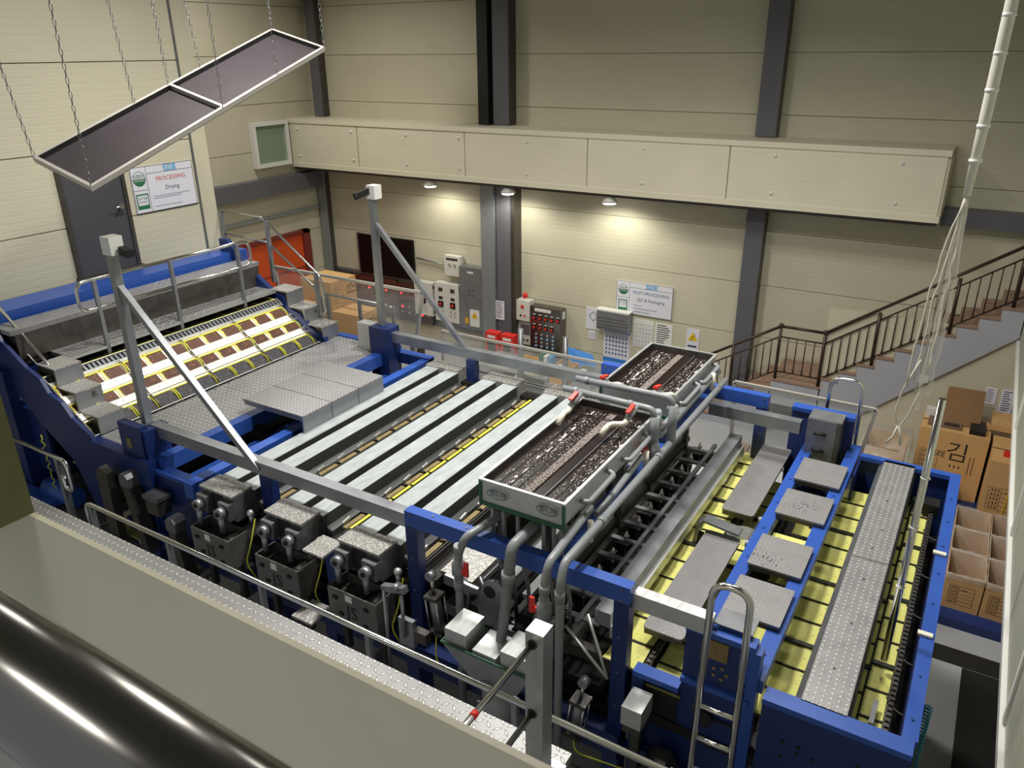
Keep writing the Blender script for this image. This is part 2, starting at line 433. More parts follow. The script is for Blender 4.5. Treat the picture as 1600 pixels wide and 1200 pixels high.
# ------------------------------------------------------------------ drying section with the sloped rows of sheets
SL0 = Vector((-7.35, 0, 2.92)); ST = Vector((-.9, 0, .6)).normalized(); SN = Vector((.6, 0, .9)).normalized()
def slp(s, y, h=0): return SL0 + ST * s + Vector((0, y, 0)) + SN * h
def slab(mb, s0, s1, y0, y1, h0, h1):
    p = [slp(s, y, h) for h in (h0, h1) for s, y in ((s0, y0), (s1, y0), (s1, y1), (s0, y1))]
    return mb.poly(p, [(3, 2, 1, 0), (4, 5, 6, 7), (0, 1, 5, 4), (1, 2, 6, 5), (2, 3, 7, 6), (3, 0, 4, 7)])
dry = thing('drying_rack', (-7.8, 5.5, 2.9), 'sloped drying rack with backlit rows of brown seaweed sheets in yellow frames', 'dryer')
slab(MB(), -.02, .86, 3.84, 7.12, -.16, -.10).build('backing_plate', 'steel_dark', dry)
slab(MB(), .215, .745, 3.88, 7.08, -.10, -.055).build('light_band', 'tube_light', dry)
mb = MB()
for k in range(60):
    y = 3.9 + k * .0535
    slab(mb, .775, .85, y, y + .03, -.05, .004)
slab(mb, .77, .855, 3.86, 7.08, -.08, -.05)
mb.build('comb_strip', 'steel_mid', dry)['kind'] = 'stuff'
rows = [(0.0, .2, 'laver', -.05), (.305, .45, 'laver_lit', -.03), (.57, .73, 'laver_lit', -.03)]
for ri, (s0, s1, m, h) in enumerate(rows):
    base = None; fb = None
    for k in range(12):
        y0 = 3.865 + k * .265
        if base is None:
            base = slab(MB(), s0 + .004, s1 - .012, y0 + .035, y0 + .235, h, h + .012).build('seaweed_sheet', m, dry)
            mb = MB()
            for yy_ in (y0 + .014, y0 + .252):
                mb.tube([slp(s0, yy_, h), slp((s0 + s1) / 2, yy_, h + .03), slp(s1, yy_, h + .018)], .008, 6)
            slab(mb, s1 - .016, s1, y0 + .005, y0 + .26, h + .005, h + .022)
            fb = mb.build('sheet_frame', 'yellow', dry)
        else:
            dup(base, (0, .265 * k, 0)); dup(fb, (0, .265 * k, 0))
mb = MB()
for s in (-.012, .208, .292, .46, .556, .745, .765, .862): slab(mb, s, s + .008, 3.86, 7.08, -.02, .005)
mb.build('row_rail', 'steel_light', dry)['kind'] = 'stuff'
for k in (0, 3, 6, 9, 12):
    y = 3.865 + k * .265 - .008
    slab(MB(), -.02, .86, y, y + .016, -.05, -.005).build('chain_guide', 'steel_dark', dry)
ts_ = tf_ = None
for k in range(12):
    y0 = 3.865 + k * .265
    if ts_ is None:
        ts_ = B(-8.36, -8.09, y0 + .02, y0 + .245, 3.385, 3.395).build('top_sheet', 'laver_black', dry)
        tf_ = MB().bar((-8.36, y0, 3.40), (-8.07, y0, 3.40), .008).bar((-8.36, y0 + .265, 3.40), (-8.07, y0 + .265, 3.40), .008).bar((-8.08, y0, 3.40), (-8.08, y0 + .265, 3.40), .012).build('top_frame', 'yellow', dry)
    else: dup(ts_, (0, .265 * k, 0)); dup(tf_, (0, .265 * k, 0))
mb = MB()
for k in range(36):
    for s in (.27, .53): slab(mb, s - .004, s + .004, 3.92 + k * .089, 3.935 + k * .089, -.02, -.012)
mb.build('band_rivets', 'steel_dark', dry)['kind'] = 'stuff'
# blue side plates of the dryer
for y0, y1, lab in ((3.80, 3.84, 'near'), (7.13, 7.2, 'far')):
    pts = [(-7.2, 2.0), (-7.15, 2.55), (-7.32, 2.95), (-7.6, 3.08), (-7.72, 3.22), (-7.93, 3.28), (-8.02, 3.42), (-8.25, 3.5), (-8.6, 3.72), (-9.0, 4.1), (-9.15, 4.1), (-9.15, 3.6), (-8.7, 3.25), (-8.2, 2.85), (-7.75, 2.55), (-7.5, 2.0)]
    MB().prism(pts, 'y', y0, y1).build('side_plate', 'navy', dry)
B(-9.2, -8.6, 3.72, 7.15, 2.0, 3.4).build('rear_housing', 'navy', dry)
for x0, x1, z0, z1 in ((-9.3, -8.75, 2.6, 3.35), (-8.7, -8.3, 2.2, 2.95)):
    B(x0, x1, 3.86, 3.9, z0, z1).build('guard_plate', 'navy', dry)
    B(x0, x1, 3.84, 3.9, z1, z1 + .02).build('guard_edge', 'blue', dry)
B(-8.62, -8.5, 3.83, 3.86, 3.05, 3.2).build('bright_tab', 'pale_blue', dry)
B(-8.2, -7.6, 4.0, 4.3, 2.3, 2.32).build('lower_mat', 'mat_slats', dry)
B(-9.2, -7.5, 4.4, 7.1, 1.9, 2.6).build('inner_housing', 'black', dry)
# walkway platform across the dryer
wk = thing('dryer_walkway', (-8.5, 5.7, 3.5), 'long stepped aluminium checker walkway behind the drying rack', 'walkway')
B(-8.50, -8.14, 4.215, 7.13, 3.46, 3.5).build('lower_tread', 'checker_bright', wk)
B(-8.15, -8.13, 4.215, 7.13, 3.465, 3.50).build('lower_edge', 'steel_light', wk)
B(-8.56, -8.50, 3.90, 7.20, 3.5, 3.78).build('riser_panel', 'steel_dark', wk)
B(-8.85, -8.5, 3.86, 7.22, 3.78, 3.83).build('upper_tread', 'checker', wk)
B(-8.85, -8.55, 3.90, 7.20, 3.42, 3.78).build('inner_box', 'steel_dark', wk)
gl = tag(B(-9.40, -8.95, 3.2, 7.42, 3.70, 3.92).build('blue_duct', 'blue'), 'long blue steel duct along the left wall behind the walkway', 'duct')
B(-8.98, -8.94, 3.2, 7.42, 3.5, 3.7).build('lower_lip', 'navy', gl)
tag(MB().tube([(-8.93, 3.3, 3.75), (-8.93, 7.3, 3.75)], .03, 8).build('roller_chain', 'blackish'), 'dark roller chain in the gap between blue duct and walkway', 'chain')
# handrail on the walkway
hr = thing('walkway_handrail', (-8.15, 5.7, 3.4), 'steel tube handrail with rounded ends standing on the dryer walkway', 'handrail')
loop = rnd([(-8.15, 5.6, 4.25), (-8.15, 4.45, 4.25), (-8.15, 4.45, 3.93), (-8.15, 5.6, 3.93)], .12)
loop2 = rnd([(-8.15, 5.6, 4.25), (-8.15, 6.8, 4.25), (-8.15, 6.8, 3.93), (-8.15, 5.6, 3.93)], .12)
MB().tube(loop, .02, 10).tube(loop2, .02, 10).build('rail', 'chrome', hr)
p = None
for y in (4.66, 5.62, 6.60):
    mb = MB().bar((-8.15, y, 3.36), (-8.15, y, 4.24), .04); mb.bar((-8.36, y, 3.44), (-8.08, y, 3.36), .06, .03)
    mb.build('post', 'steel', hr)
# stairs onto the walkway
def step_stair(y, label, mk):
    st = thing('step_stair', (-7.7, y, 2.9), label, 'stairs')
    for k, (x0, x1, z) in enumerate(((-7.72, -7.35, 3.1), (-7.99, -7.66, 3.3), (-8.27, -7.95, 3.5))):
        B(x0, x1 + .02, y, y + .29, z - .015, z).build('tread', 'speckle', st)
        B(x1 - .005, x1 + .015, y, y + .29, z - .2, z - .015).build('riser', 'steel', st)
    MB().prism([(-7.35, 2.9), (-7.35, 3.08), (-7.68, 3.08), (-7.68, 3.28), (-7.97, 3.28), (-7.97, 3.48), (-8.27, 3.48), (-8.27, 3.3), (-7.75, 2.9)], 'y', y + .02, y + .27).build('stringer', 'steel_dark', st)
    text(mk, .09, (-7.655 + .02 + .001, y + .2, 3.22), (0, 1, 0), (0, 0, 1), 'ink', st)
    return st
step_stair(3.92, 'three grey steel steps marked B at the near end of dryer', 'B.')
step_stair(7.14, 'three grey steel steps at the far end of dryer', 'A')
def slope_rail(y, label, x_top, n_post):
    t = thing('stair_handrail', (-8.0, y, 3.1), label, 'handrail')
    pts = rnd([(x_top, y, 4.02 + (-8.86 - x_top) * .72), (-8.10, y, 3.47), (-8.10, y, 3.02), (-8.14, y, 3.02), (-8.16, y, 3.32), (x_top, y, 3.81 + (-8.96 - x_top) * .6)], .07)
    MB().tube(pts, .018, 10).build('rail', 'chrome', t)
    MB().bar((-8.14, y, 2.72 + .35), (-8.14, y, 3.45), .05).build('post', 'steel', t)
    return t
slope_rail(3.98, 'shiny sloping tube handrail beside near steel steps', -9.35, 1)
t = thing('stair_handrail', (-8.4, 7.4, 3.5), 'sloping double tube handrail by far steps in front of orange door', 'handrail')
MB().tube(rnd([(-9.40, 7.42, 4.42), (-8.55, 7.42, 4.40), (-7.56, 7.42, 3.70), (-7.52, 7.42, 3.22), (-7.62, 7.42, 3.12), (-7.66, 7.42, 3.52), (-8.5, 7.42, 4.06), (-9.40, 7.42, 4.10)], .08), .018, 10).build('rail', 'chrome', t)
for x, z0, z1 in ((-9.38, 3.5, 4.42), (-8.47, 3.5, 4.36), (-7.64, 3.1, 3.74)): MB().bar((x, 7.42, z0), (x, 7.42, z1), .045).build('post', 'steel', t)
# deck in front of the rack
dk = thing('checker_deck', (-6.85, 5.6, 2.9), 'wide aluminium checker plate deck between drying rack and sheet pit', 'deck')
for y0, y1 in ((3.90, 4.32), (4.325, 5.42), (5.425, 6.42), (6.425, 7.40)):
    B(-7.32, -6.42 if y0 > 4 else -6.70, y0, y1, 2.88, 2.90).build('plate', 'checker_big', dk)
pf = thing('pit_surround', (-6.1, 5.6, 2.7), 'blue steel frame around the pit of dark sheets before presses', 'frame')
B(-6.44, -6.32, 3.9, 5.4, 2.76, 2.915).build('deck_beam', 'blue', pf)
B(-6.44, -6.32, 6.3, 7.42, 2.76, 2.915).build('deck_beam', 'blue', pf)
B(-5.84, -5.72, 3.75, 7.42, 2.72, 2.88).build('press_beam', 'blue', pf)
B(-7.35, -6.4, 3.78, 3.9, 2.62, 2.9).build('near_lip', 'navy', pf)
B(-6.44, -5.72, 7.32, 7.44, 2.76, 2.9).build('far_beam', 'blue', pf)
B(-7.35, -6.3, 7.40, 7.5, 2.72, 2.92).build('far_lip', 'blue', pf)
B(-6.30, -5.84, 3.95, 7.3, 2.30, 2.34).build('pit_floor', 'black', pf)
B(-6.3, -6.24, 3.95, 7.3, 2.6, 2.64).build('inner_rail', 'blue', pf)
pit = thing('pit_conveyor', (-6.0, 5.0, 2.5), 'lowered conveyor of dark seaweed sheets in yellow frames inside blue pit', 'conveyor')
for x0 in (-6.22, -5.98 + .02):
    base = B(x0, x0 + .17, 3.99, 4.19, 2.6, 2.61).build('seaweed_sheet', 'laver_black', pit)
    mb = MB(); mb.tube([(x0, 3.975, 2.6), (x0 + .09, 3.96, 2.585), (x0 + .19, 3.975, 2.6)], .005, 6); mb.tube([(x0, 4.205, 2.6), (x0 + .09, 4.19, 2.585), (x0 + .19, 4.205, 2.6)], .005, 6)
    mb.box(x0 - .015, x0 - .005, 3.96, 4.22, 2.6, 2.615)
    fr = mb.build('sheet_frame', 'yellow', pit)
    for k in range(1, 12): dup(base, (0, .265 * k, 0)); dup(fr, (0, .265 * k, 0))
mb = MB()
for x in (-6.24, -6.03, -5.99, -5.79): mb.box(x - .008, x + .008, 3.95, 7.3, 2.61, 2.63)
mb.build('rail', 'steel_light', pit)
tag(MB().prism([(-6.36, 2.62), (-6.2, 2.62), (-6.24, 2.8), (-6.32, 2.8)], 'y', 5.0, 5.06).build('chain_bracket', 'blackish'), 'small black bracket standing over the sheet pit', 'bracket')
cv = None
for k, y0 in enumerate((5.0, 5.42, 5.84)):
    t = thing('cover_box', (-6.0, y0 + .2, 2.9), ['checker steel cover box over sheet pit, nearest of three', 'checker steel cover box over sheet pit, middle of three', 'checker steel cover box over sheet pit, farthest of three'][k], 'cover', 'cover boxes over the sheet pit')
    B(-6.44, -5.56, y0 + .004, y0 + .415, 3.07, 3.09).build('lid', 'checker', t)
    B(-5.58, -5.56, y0 + .004, y0 + .415, 2.86, 3.07).build('side_panel', 'steel', t)
    if k == 0: B(-6.42, -5.58, y0 + .004, y0 + .02, 3.03, 3.07).build('front_lip', 'steel', t)

# ------------------------------------------------------------------ three press units
def press():
    r = thing('press_unit', (-5.6, 5.5, 2.5), 'steel press unit with twin light channels beside the blue sheet pit', 'press', None)
    for x in (-5.60, -5.315):
        ch_ = B(x, x + .185, 3.96, 7.14, 2.892, 2.90).build('channel', 'channel', r)
        B(x + .004, x + .182, 3.965, 7.135, 2.66, 2.892).build('channel_web', 'channel_dark', ch_)
    B(-5.417, -5.313, 3.96, 7.14, 2.66, 2.74).build('recess_pan', 'channel_dark', r)
    MB().prism([(-5.128, 2.9), (-5.128, 2.78), (-5.07, 2.755), (-5.07, 2.70), (-5.14, 2.70), (-5.14, 2.89)], 'y', 3.98, 7.12).build('side_skirt', 'channel_dark', r)
    B(-5.61, -5.14, 7.12, 7.33, 2.72, 2.92).build('far_cover', 'speckle', r)
    c = B(-5.60, -5.17, 3.74, 3.97, 2.905, 2.925).build('near_cover', 'speckle', r)
    B(-5.60, -5.17, 3.76, 3.97, 2.66, 2.905).build('near_housing', 'steel_mid', r)
    B(-5.46, -5.32, 3.755, 3.77, 2.66, 2.9).build('housing_slot', 'black', r)
    for x in (-5.53, -5.24):
        mb = MB(); mb.cyl((x, 3.62, 2.79), (x, 3.68, 2.79), .05, 16); mb.tube([(x, 3.65, 2.76), (x, 3.65, 2.60)], .028, 10, True, [.03, .022])
        rod = mb.build('push_rod', 'steel', r)
        MB().cyl((x, 3.61, 2.79), (x, 3.625, 2.79), .022, 12).build('rod_pin', 'black', rod)
        B(x - .07, x + .07, 3.69, 3.76, 2.70, 2.86).build('bearing_plate', 'steel_mid', r)
    MB().open_box(-5.60, -5.10, 3.58, 3.80, 2.28, 2.58, .012).build('drive_box', 'box_steel', r)
    B(-5.56, -5.32, 3.62, 3.78, 2.40, 2.5).build('crank_block', 'steel_dark', r)
    MB().cyl((-5.22, 3.6, 2.47), (-5.22, 3.78, 2.47), .075, 14).build('crank_wheel', 'blackish', r)
    MB().ball((-5.08, 3.84, 2.74), .035, 10, 6).cyl((-5.08, 3.84, 2.66), (-5.08, 3.84, 2.72), .02, 10).build('oil_cup', 'steel_light', r)
    mb = MB()
    for x, z in ((-5.52, 2.5), (-5.47, 2.36), (-5.2, 2.5), (-5.22, 2.33)):
        mb.tube([(x - .02, 3.578, z), (x + .02, 3.578, z)], .016, 8)
    mb.build('box_slots', 'black', r)
    text('JS', .17, (-5.355, 3.579, 2.40), (1, 0, 0), (0, 0, 1), 'black', r)
    quad((-5.38, 3.578, 2.53), (1, 0, 0), (0, 0, 1), -.035, .035, -.03, .035).build('sticker', 'white', r)
    MB().bar((-5.55, 3.7, 2.28), (-5.55, 3.7, 1.9), .05).build('box_leg', 'steel_dark', r); MB().bar((-5.15, 3.7, 2.28), (-5.15, 3.7, 1.9), .05).build('box_leg', 'steel_dark', r)
    return r
pr1 = press()
pr2 = copytree(pr1, (.83, 0, 0), 'middle steel press unit with twin light channels')
pr3 = copytree(pr1, (1.66, 0, 0), 'steel press unit with twin channels nearest the seaweed tanks')
for r in (pr1, pr2, pr3): r['group'] = 'press units'
# sheet holders running in the gaps right of each press
for gi, x0 in enumerate((-4.99, -4.16, -3.33)):
    t = thing('sheet_chain', (x0, 5.5, 2.5), ['chain of wooden sheet holders right of the press nearest the pit', 'chain of wooden sheet holders with yellow edge between middle and third presses', 'chain of wooden sheet holders right of the third press by the tank'][gi], 'conveyor')
    h = None; hc = None
    for k in range(11):
        y = 4.05 + k * .278
        mb = MB().bar((x0 - .0, y, 2.765), (x0, y + .24, 2.765), .045, .03)
        if h is None:
            h = mb.build('sheet_holder', 'olive_wood', t)
            hc = B(x0 - .02, x0 + .02, y + .245, y + .27, 2.75, 2.795).build('clamp', 'blackish', t)
            h2 = MB().bar((x0 - .045, y + .03, 2.785), (x0 - .045, y + .12, 2.80), .012, .03).build('finger', 'steel_light', t)
        else: dup(h, (0, k * .278, 0)); dup(hc, (0, k * .278, 0)); dup(h2, (0, k * .278, 0))
    MB().box(x0 + .04, x0 + .055, 3.97, 7.2, 2.74, 2.785).box(x0 + .07, x0 + .08, 3.97, 7.2, 2.74, 2.785).build('chain_rail', 'rubber', t)
    if gi < 2:
        ys = None
        if gi == 1:
            for k in range(11):
                y = 4.05 + k * .278
                if ys is None: ys = B(x0 + .06, x0 + .085, y, y + .25, 2.79, 2.80).build('yellow_edge', 'yellow', t)
                else: dup(ys, (0, k * .278, 0))
    B(x0 - .1, x0 + .2, 3.95, 7.2, 2.62, 2.70).build('trough', 'blackish', t)
    B(x0 - .1, x0 + .18, 7.12, 7.28, 2.74, 2.80).build('end_plate', 'blackish', t)
# machine bed
bed = thing('machine_bed', (-4, 5.5, 1.5), 'dark blue lower frame carrying the presses', 'frame')
B(-7.2, -1.6, 3.98, 7.3, 1.95, 2.15).build('bed_plate', 'black', bed)
B(-7.0, -1.5, 3.80, 3.92, 1.9, 2.1).build('near_rail', 'navy', bed)
B(-7.0, -1.5, 7.3, 7.42, 1.9, 2.1).build('far_rail', 'navy', bed)
for x in (-6.6, -5.05, -4.2, -3.3, -1.55):
    for y in (3.86, 7.36): MB().bar((x, y, 0), (x, y, 1.9), .12).build('leg', 'navy', bed)
for x in (-6.0, -4.6, -2.6): MB().cyl((x, 3.7, 1.75), (x, 7.3, 1.75), .09, 14).build('shaft', 'steel_dark', bed)
# overhead grey beams, blue posts, portal
def beam(y, label, x1, near):
    b = MB().box(-6.53 if near else -6.33, x1, y - .05, y + .05, 3.08, 3.2)
    o = tag(b.build('long_beam', 'steel'), label, 'beam')
    return o
beam(4.02, 'long grey steel beam over the near ends of the presses', -3.40, 1)
fb_ = beam(7.25, 'long grey steel beam over the far ends of the presses', -2.74, 0)
MB().box(-6.75, -6.5, 7.18, 7.32, 2.9, 3.26).build('end_plate', 'steel_light', fb_)
def post(x, y, z0, z1, wd, label, m='navy', n='blue_post', cat='post'):
    o = tag(MB().box(x - wd / 2, x + wd / 2, y - wd / 2, y + wd / 2, z0, z1).build(n, m), label, cat); return o
pb = post(-5.03, 4.05, 0, 3.08, .11, 'dark blue square post between the first and middle presses, near side')
post(-4.98, 7.22, 0, 3.08, .11, 'dark blue square post under the far long beam')
pw = post(-4.06, 3.82, 1.9, 2.78, .12, 'short blue post under small checker shelf between presses')
tag(B(-4.22, -4.0, 3.62, 3.86, 2.78, 2.80).build('checker_shelf', 'speckle'), 'small steel shelf plate on the short blue post', 'shelf')
tag(B(-4.22, -4.0, 3.42, 3.66, 2.26, 2.28).build('checker_shelf', 'speckle'), 'small low steel step plate between the second and third drive boxes', 'shelf')
def camera_mast(x, y, z0, label, side):
    t = thing('camera_mast', (x, y, z0), label, 'mast')
    MB().bar((x, y, z0), (x, y, 4.86), .075).build('pole', 'steel', t)
    MB().bar((x + .02, y, 4.56), (-5.04, y, 3.12), .055).build('brace', 'steel', t)
    hb = B(x - .05, x + .08, y - .05, y + .08, 4.86, 5.02).build('junction_box', 'white', t)
    if side: MB().bar((x - .12, y - .16, 4.9), (x - .02, y - .02, 4.96), .07).cyl((x - .13, y - .18, 4.895), (x - .11, y - .15, 4.905), .04).build('camera', 'black', t)
    else: MB().bar((x + .1, y + .04, 4.9), (x + .22, y + .04, 4.88), .07).build('camera', 'black', t)
camera_mast(-6.58, 3.98, 3.2, 'grey steel mast with small camera and brace at near left corner', 0)
camera_mast(-6.38, 7.25, 3.26, 'grey steel mast with small camera and brace at far left corner', 1)
bc = thing('blue_column', (-6.6, 3.9, 2), 'broad dark blue column under the near camera mast', 'column')
B(-6.82, -6.48, 3.82, 3.9, 1.95, 3.23).build('front_panel', 'navy', bc)
B(-6.56, -6.44, 3.84, 4.1, 1.95, 3.19).build('flange', 'navy', bc)
B(-6.72, -6.64, 3.812, 3.82, 2.98, 3.08).build('cover_plate', 'olive_wood', bc)
bc2 = tag(B(-6.5, -6.2, 7.12, 7.36, 0, 3.26).build('blue_column', 'navy'), 'broad dark blue column under the far camera mast', 'column')
lw = thing('blue_end_panel', (-6.1, 3.85, 2.4), 'blue steel end panel below pit, left of first drive box', 'panel')
B(-6.42, -5.72, 3.84, 3.96, 2.76, 2.80).build('top_flange', 'blue', lw)
B(-6.42, -5.72, 3.86, 3.9, 1.9, 2.76).build('plate', 'navy', lw)
B(-5.95, -5.87, 3.85, 3.865, 2.5, 2.62).build('hole', 'black', lw)
def portal(y, label, x0, x1):
    t = thing('blue_portal', ((x0 + x1) / 2, y, 0), label, 'frame')
    B(x0, x1, y - .045, y + .045, 3.18, 3.31).build('lintel', 'blue', t)
    for x in (x0, x1 - .11): B(x, x + .11, y - .045, y + .045, 0, 3.178).build('upright', 'navy', t)
    return t
portal(3.92, 'blue steel portal over the hopper at the near side', -3.34, -1.50)
portal(7.38, 'blue steel portal at the far side behind the tanks', -3.34, -1.52)
tag(B(-2.17, -2.07, 3.99, 7.24, 3.15, 3.25).build('blue_side_beam', 'blue'), 'blue beam under the grey pipes joining the two portals', 'beam')
t = tag(B(-1.50, -.98, 3.93, 4.02, 3.12, 3.24).build('short_beam', 'steel_light'), 'short grey beam from the near portal to ladder tower', 'beam')
B(-.98, -.74, 4.0, 4.17, 3.17, 3.18).build('plate', 'steel_mid', t)
tag(B(-2.05, -1.16, 7.14, 7.24, 3.08, 3.2).build('short_beam', 'steel'), 'short grey beam from the far portal to slotted plate', 'beam')
# ------------------------------------------------------------------ seaweed tanks
def tank(y0, y1, label):
    x0, x1 = -2.72, -2.05
    t = thing('seaweed_tank', ((x0 + x1) / 2, (y0 + y1) / 2, 3.45), label, 'tank')
    MB().open_box(x0, x1, y0, y1, 3.53, 3.7, .012).build('basin', 'steel_light', t)
    MB().box(x0 + .012, x0 + .014, y0 + .012, y1 - .012, 3.6, 3.695).box(x0 + .014, x1 - .012, y1 - .014, y1 - .012, 3.6, 3.695).build('wet_lining', 'steel_dark', t)
    mb = MB()
    for a in ((x0 - .012, x1 + .012, y0 - .012, y0 + .012), (x0 - .012, x1 + .012, y1 - .012, y1 + .012)): mb.box(*a, 3.695, 3.71)
    for a in ((x0 - .012, x0 + .012), (x1 - .012, x1 + .012)): mb.box(*a, y0 + .012, y1 - .012, 3.695, 3.71)
    mb.build('rim', 'steel_light', t)
    MB().box(x0, x1, y0 - .01, y0 + .02, 3.50, 3.53).box(x1 - .012, x1 + .006, y0 - .014, y0 + .01, 3.50, 3.695).box(x0 - .008, x0 + .01, y0 - .014, y0 + .01, 3.5, 3.695).build('green_trim', 'green', t)
    B(x0 + .012, x1 - .012, y0 + .012, y1 - .012, 3.545, 3.655).build('seaweed_water', 'water', t)
    mb = MB(); mb.box(x0 + .31, x0 + .375, y0 + .05, y1 - .09, 3.62, 3.668)
    mb.build('spray_bar', 'foam_dense', t)
    B(x0 + .47, x0 + .476, y0 + .02, y1 - .05, 3.62, 3.67).build('divider', 'steel_mid', t)
    mb = MB(); rg = random.Random(int(y0 * 10))
    bands = [(.085, .012, 1), (.15, .016, 2), (.20, .014, 2), (.255, .02, 2), (.515, .014, 1.5), (.565, .022, 2), (.625, .016, 1.5)]
    for bx, sd, dens in bands:
        for k in range(int(95 * dens * (y1 - y0))):
            y = rg.uniform(y0 + .04, y1 - .08); x = x0 + min(max(rg.gauss(bx, sd), .02), .655)
            if abs(x - x0 - .342) < .04: continue
            s = rg.uniform(.0014, .0042) * (1 if rg.random() < .96 else 2.0)
            a = rg.uniform(0, PI); l = s * rg.uniform(1, 3)
            dx, dy = math.cos(a), math.sin(a)
            mb.poly([(x - dx * s, y - dy * s, 3.6562), (x + dy * s * .8, y - dx * s * .8, 3.6562), (x + dx * s, y + dy * s, 3.6566), (x, y + l, 3.6575)], [(0, 1, 2, 3)])
    for bx in (.165, .61):                                  # strings of foam
        y = y0 + .12
        while y < y1 - .15:
            ln = rg.uniform(.03, .10); wd_ = rg.uniform(.006, .014); x = x0 + bx + rg.uniform(-.012, .012)
            n = 9; ring = [(x + math.cos(2 * PI * i / n) * wd_ * rg.uniform(.6, 1.2), y + ln / 2 + math.sin(2 * PI * i / n) * ln * rg.uniform(.5, .6), 3.658) for i in range(n)]
            mb.poly(ring + [(x, y + ln / 2, 3.664)], [(i, (i + 1) % n, n) for i in range(n)])
            y += ln * rg.uniform(1.3, 2.6)
    mb.build('foam_flecks', 'foam', t)['kind'] = 'stuff'
    mb = MB(); rg = random.Random(3)
    for bx, am in ((.10, .01), (.18, .012), (.25, .012), (.55, .012), (.61, .012)):
        mb.tube([(x0 + bx + rg.uniform(-1, 1) * .004, y0 + .04 + (y1 - y0 - .12) * i / 24, 3.648 + rg.uniform(0, .008)) for i in range(25)], am * .5 + .004, 8)
    mb.build('seaweed_ridge', 'weed', t)
    return t
t1 = tank(4.0, 5.6, 'near shallow steel tank of dark seaweed water with oval marks')
for x in (-2.57, -2.17):
    ring_mb((x, 3.99, 3.625), (1, 0, 0), (0, 0, 1), .085, .036, .007, depth=.012).build('oval_mark', 'green', t1)
    text('필느해', .05, (x, 3.985, 3.623), (1, 0, 0), (0, 0, 1), 'ink', t1)
t2 = tank(5.98, 7.2, 'far shallow steel tank of dark seaweed water')
ts = thing('tank_stand', (-2.4, 5, 2.1), 'grey tank support frame standing on the machine bed', 'frame')
for y in (4.15, 5.4, 6.1, 7.1):
    for x in (-2.64, -2.25): MB().bar((x, y, 2.15), (x, y, 3.53 if y != 4.15 else 3.5), .05).build('leg', 'steel_dark', ts)
    MB().bar((-2.7, y, 3.48), (-2.06, y, 3.48), .05).build('crossbar', 'steel_dark', ts)
# hoses under the near tank
hz = 0
for hi, x in enumerate((-2.66, -2.57, -2.45, -2.24, -2.16, -2.10)):
    o = MB().tube(rnd([(x, 4.06, 3.5), (x + .02, 4.03, 3.2), (x + .05, 4.12, 2.85), (x + .02, 4.2, 2.4)], .12), .016, 8).build('drain_hose', 'pvc')
    tag(o, '%s thin grey drain hose under the near tank' % ['leftmost', 'second from left', 'third from left', 'third from right', 'second from right', 'rightmost'][hi], 'hose', 'drain hoses under the near tank')
# ------------------------------------------------------------------ grey pipework
def pipe(name, pts, r, label, m='pvc', cat='pipe', bend=.055, joints=()):
    P_ = rnd(pts, bend)
    o = tag(MB().tube(P_, r, 14).build(name, m), label, cat)
    OFF[o.name] = Vector()
    for j in joints:
        a, b = Vector(j[0]), Vector(j[1])
        MB().cyl(a, b, r * 1.22, 14).build('coupling', m, o)
    return o
def valve(parent, p, axis, body=.05, hm=(0, 0, .1), hn='valve_handle'):
    p = Vector(p); a = Vector(axis)
    MB().tube([p - a * .09, p - a * .05, p - a * .045, p + a * .045, p + a * .05, p + a * .09], body, 14, True, [body * .8, body * .8, body * 1.15, body * 1.15, body * .8, body * .8]).build('valve_body', parent.data.materials[0].name if parent.data else 'pvc', parent)
    h = Vector(hm); MB().bar(p + h * .5, p + h, .03).bar(p + h - a * .03, p + h + a * .09, .035, .018).build(hn, 'red', parent)
p1 = pipe('drain_pipe', [(-2.55, 4.5, 3.42), (-2.585, 3.66, 3.44), (-2.70, 3.68, 3.30), (-2.80, 3.72, 2.2), (-2.80, 3.72, 1.2)][1:] if False else [(-2.50, 4.45, 3.42), (-2.70, 3.76, 3.36), (-2.76, 3.75, 3.2), (-2.78, 3.75, 1.2)], .030, 'grey pipe dropping over the portal, left of ribbed hose', joints=[((-2.757, 3.75, 3.22), (-2.753, 3.75, 3.28)), ((-2.765, 3.75, 2.9), (-2.766, 3.75, 2.97))])
valve(p1, (-2.762, 3.75, 3.08), (0, 0, 1), .043, (.08, -.02, 0))
p2 = pipe('hopper_pipe', [(-2.28, 4.35, 3.46), (-2.33, 3.78, 3.40), (-2.33, 3.72, 3.12)], .040, 'thick grey pipe from tank to ribbed hose', joints=[((-2.33, 3.73, 3.14), (-2.33, 3.73, 3.22))])
N = 40; pts = []; rad = []
for i in range(N * 2 + 1):
    tt = i / (N * 2); pts.append((-2.33 - .04 * tt * tt, 3.72 - .10 * tt, 3.14 - .66 * tt)); rad.append(.038 if i % 2 else .029)
tag(MB().tube(pts, .04, 14, True, rad).build('ribbed_hose', 'pvc'), 'ribbed grey flexible hose running down into the hopper', 'hose')
p3 = pipe('riser_pipe', [(-2.02, 4.35, 3.50), (-2.0, 3.70, 3.44), (-2.0, 3.64, 3.30), (-2.0, 3.64, 1.0)], .030, 'grey pipe with red valve dropping right of the hopper', joints=[((-2.0, 3.64, 3.24), (-2.0, 3.64, 3.30))])
valve(p3, (-2.0, 3.64, 3.10), (0, 0, 1), .045, (-.08, -.02, 0))
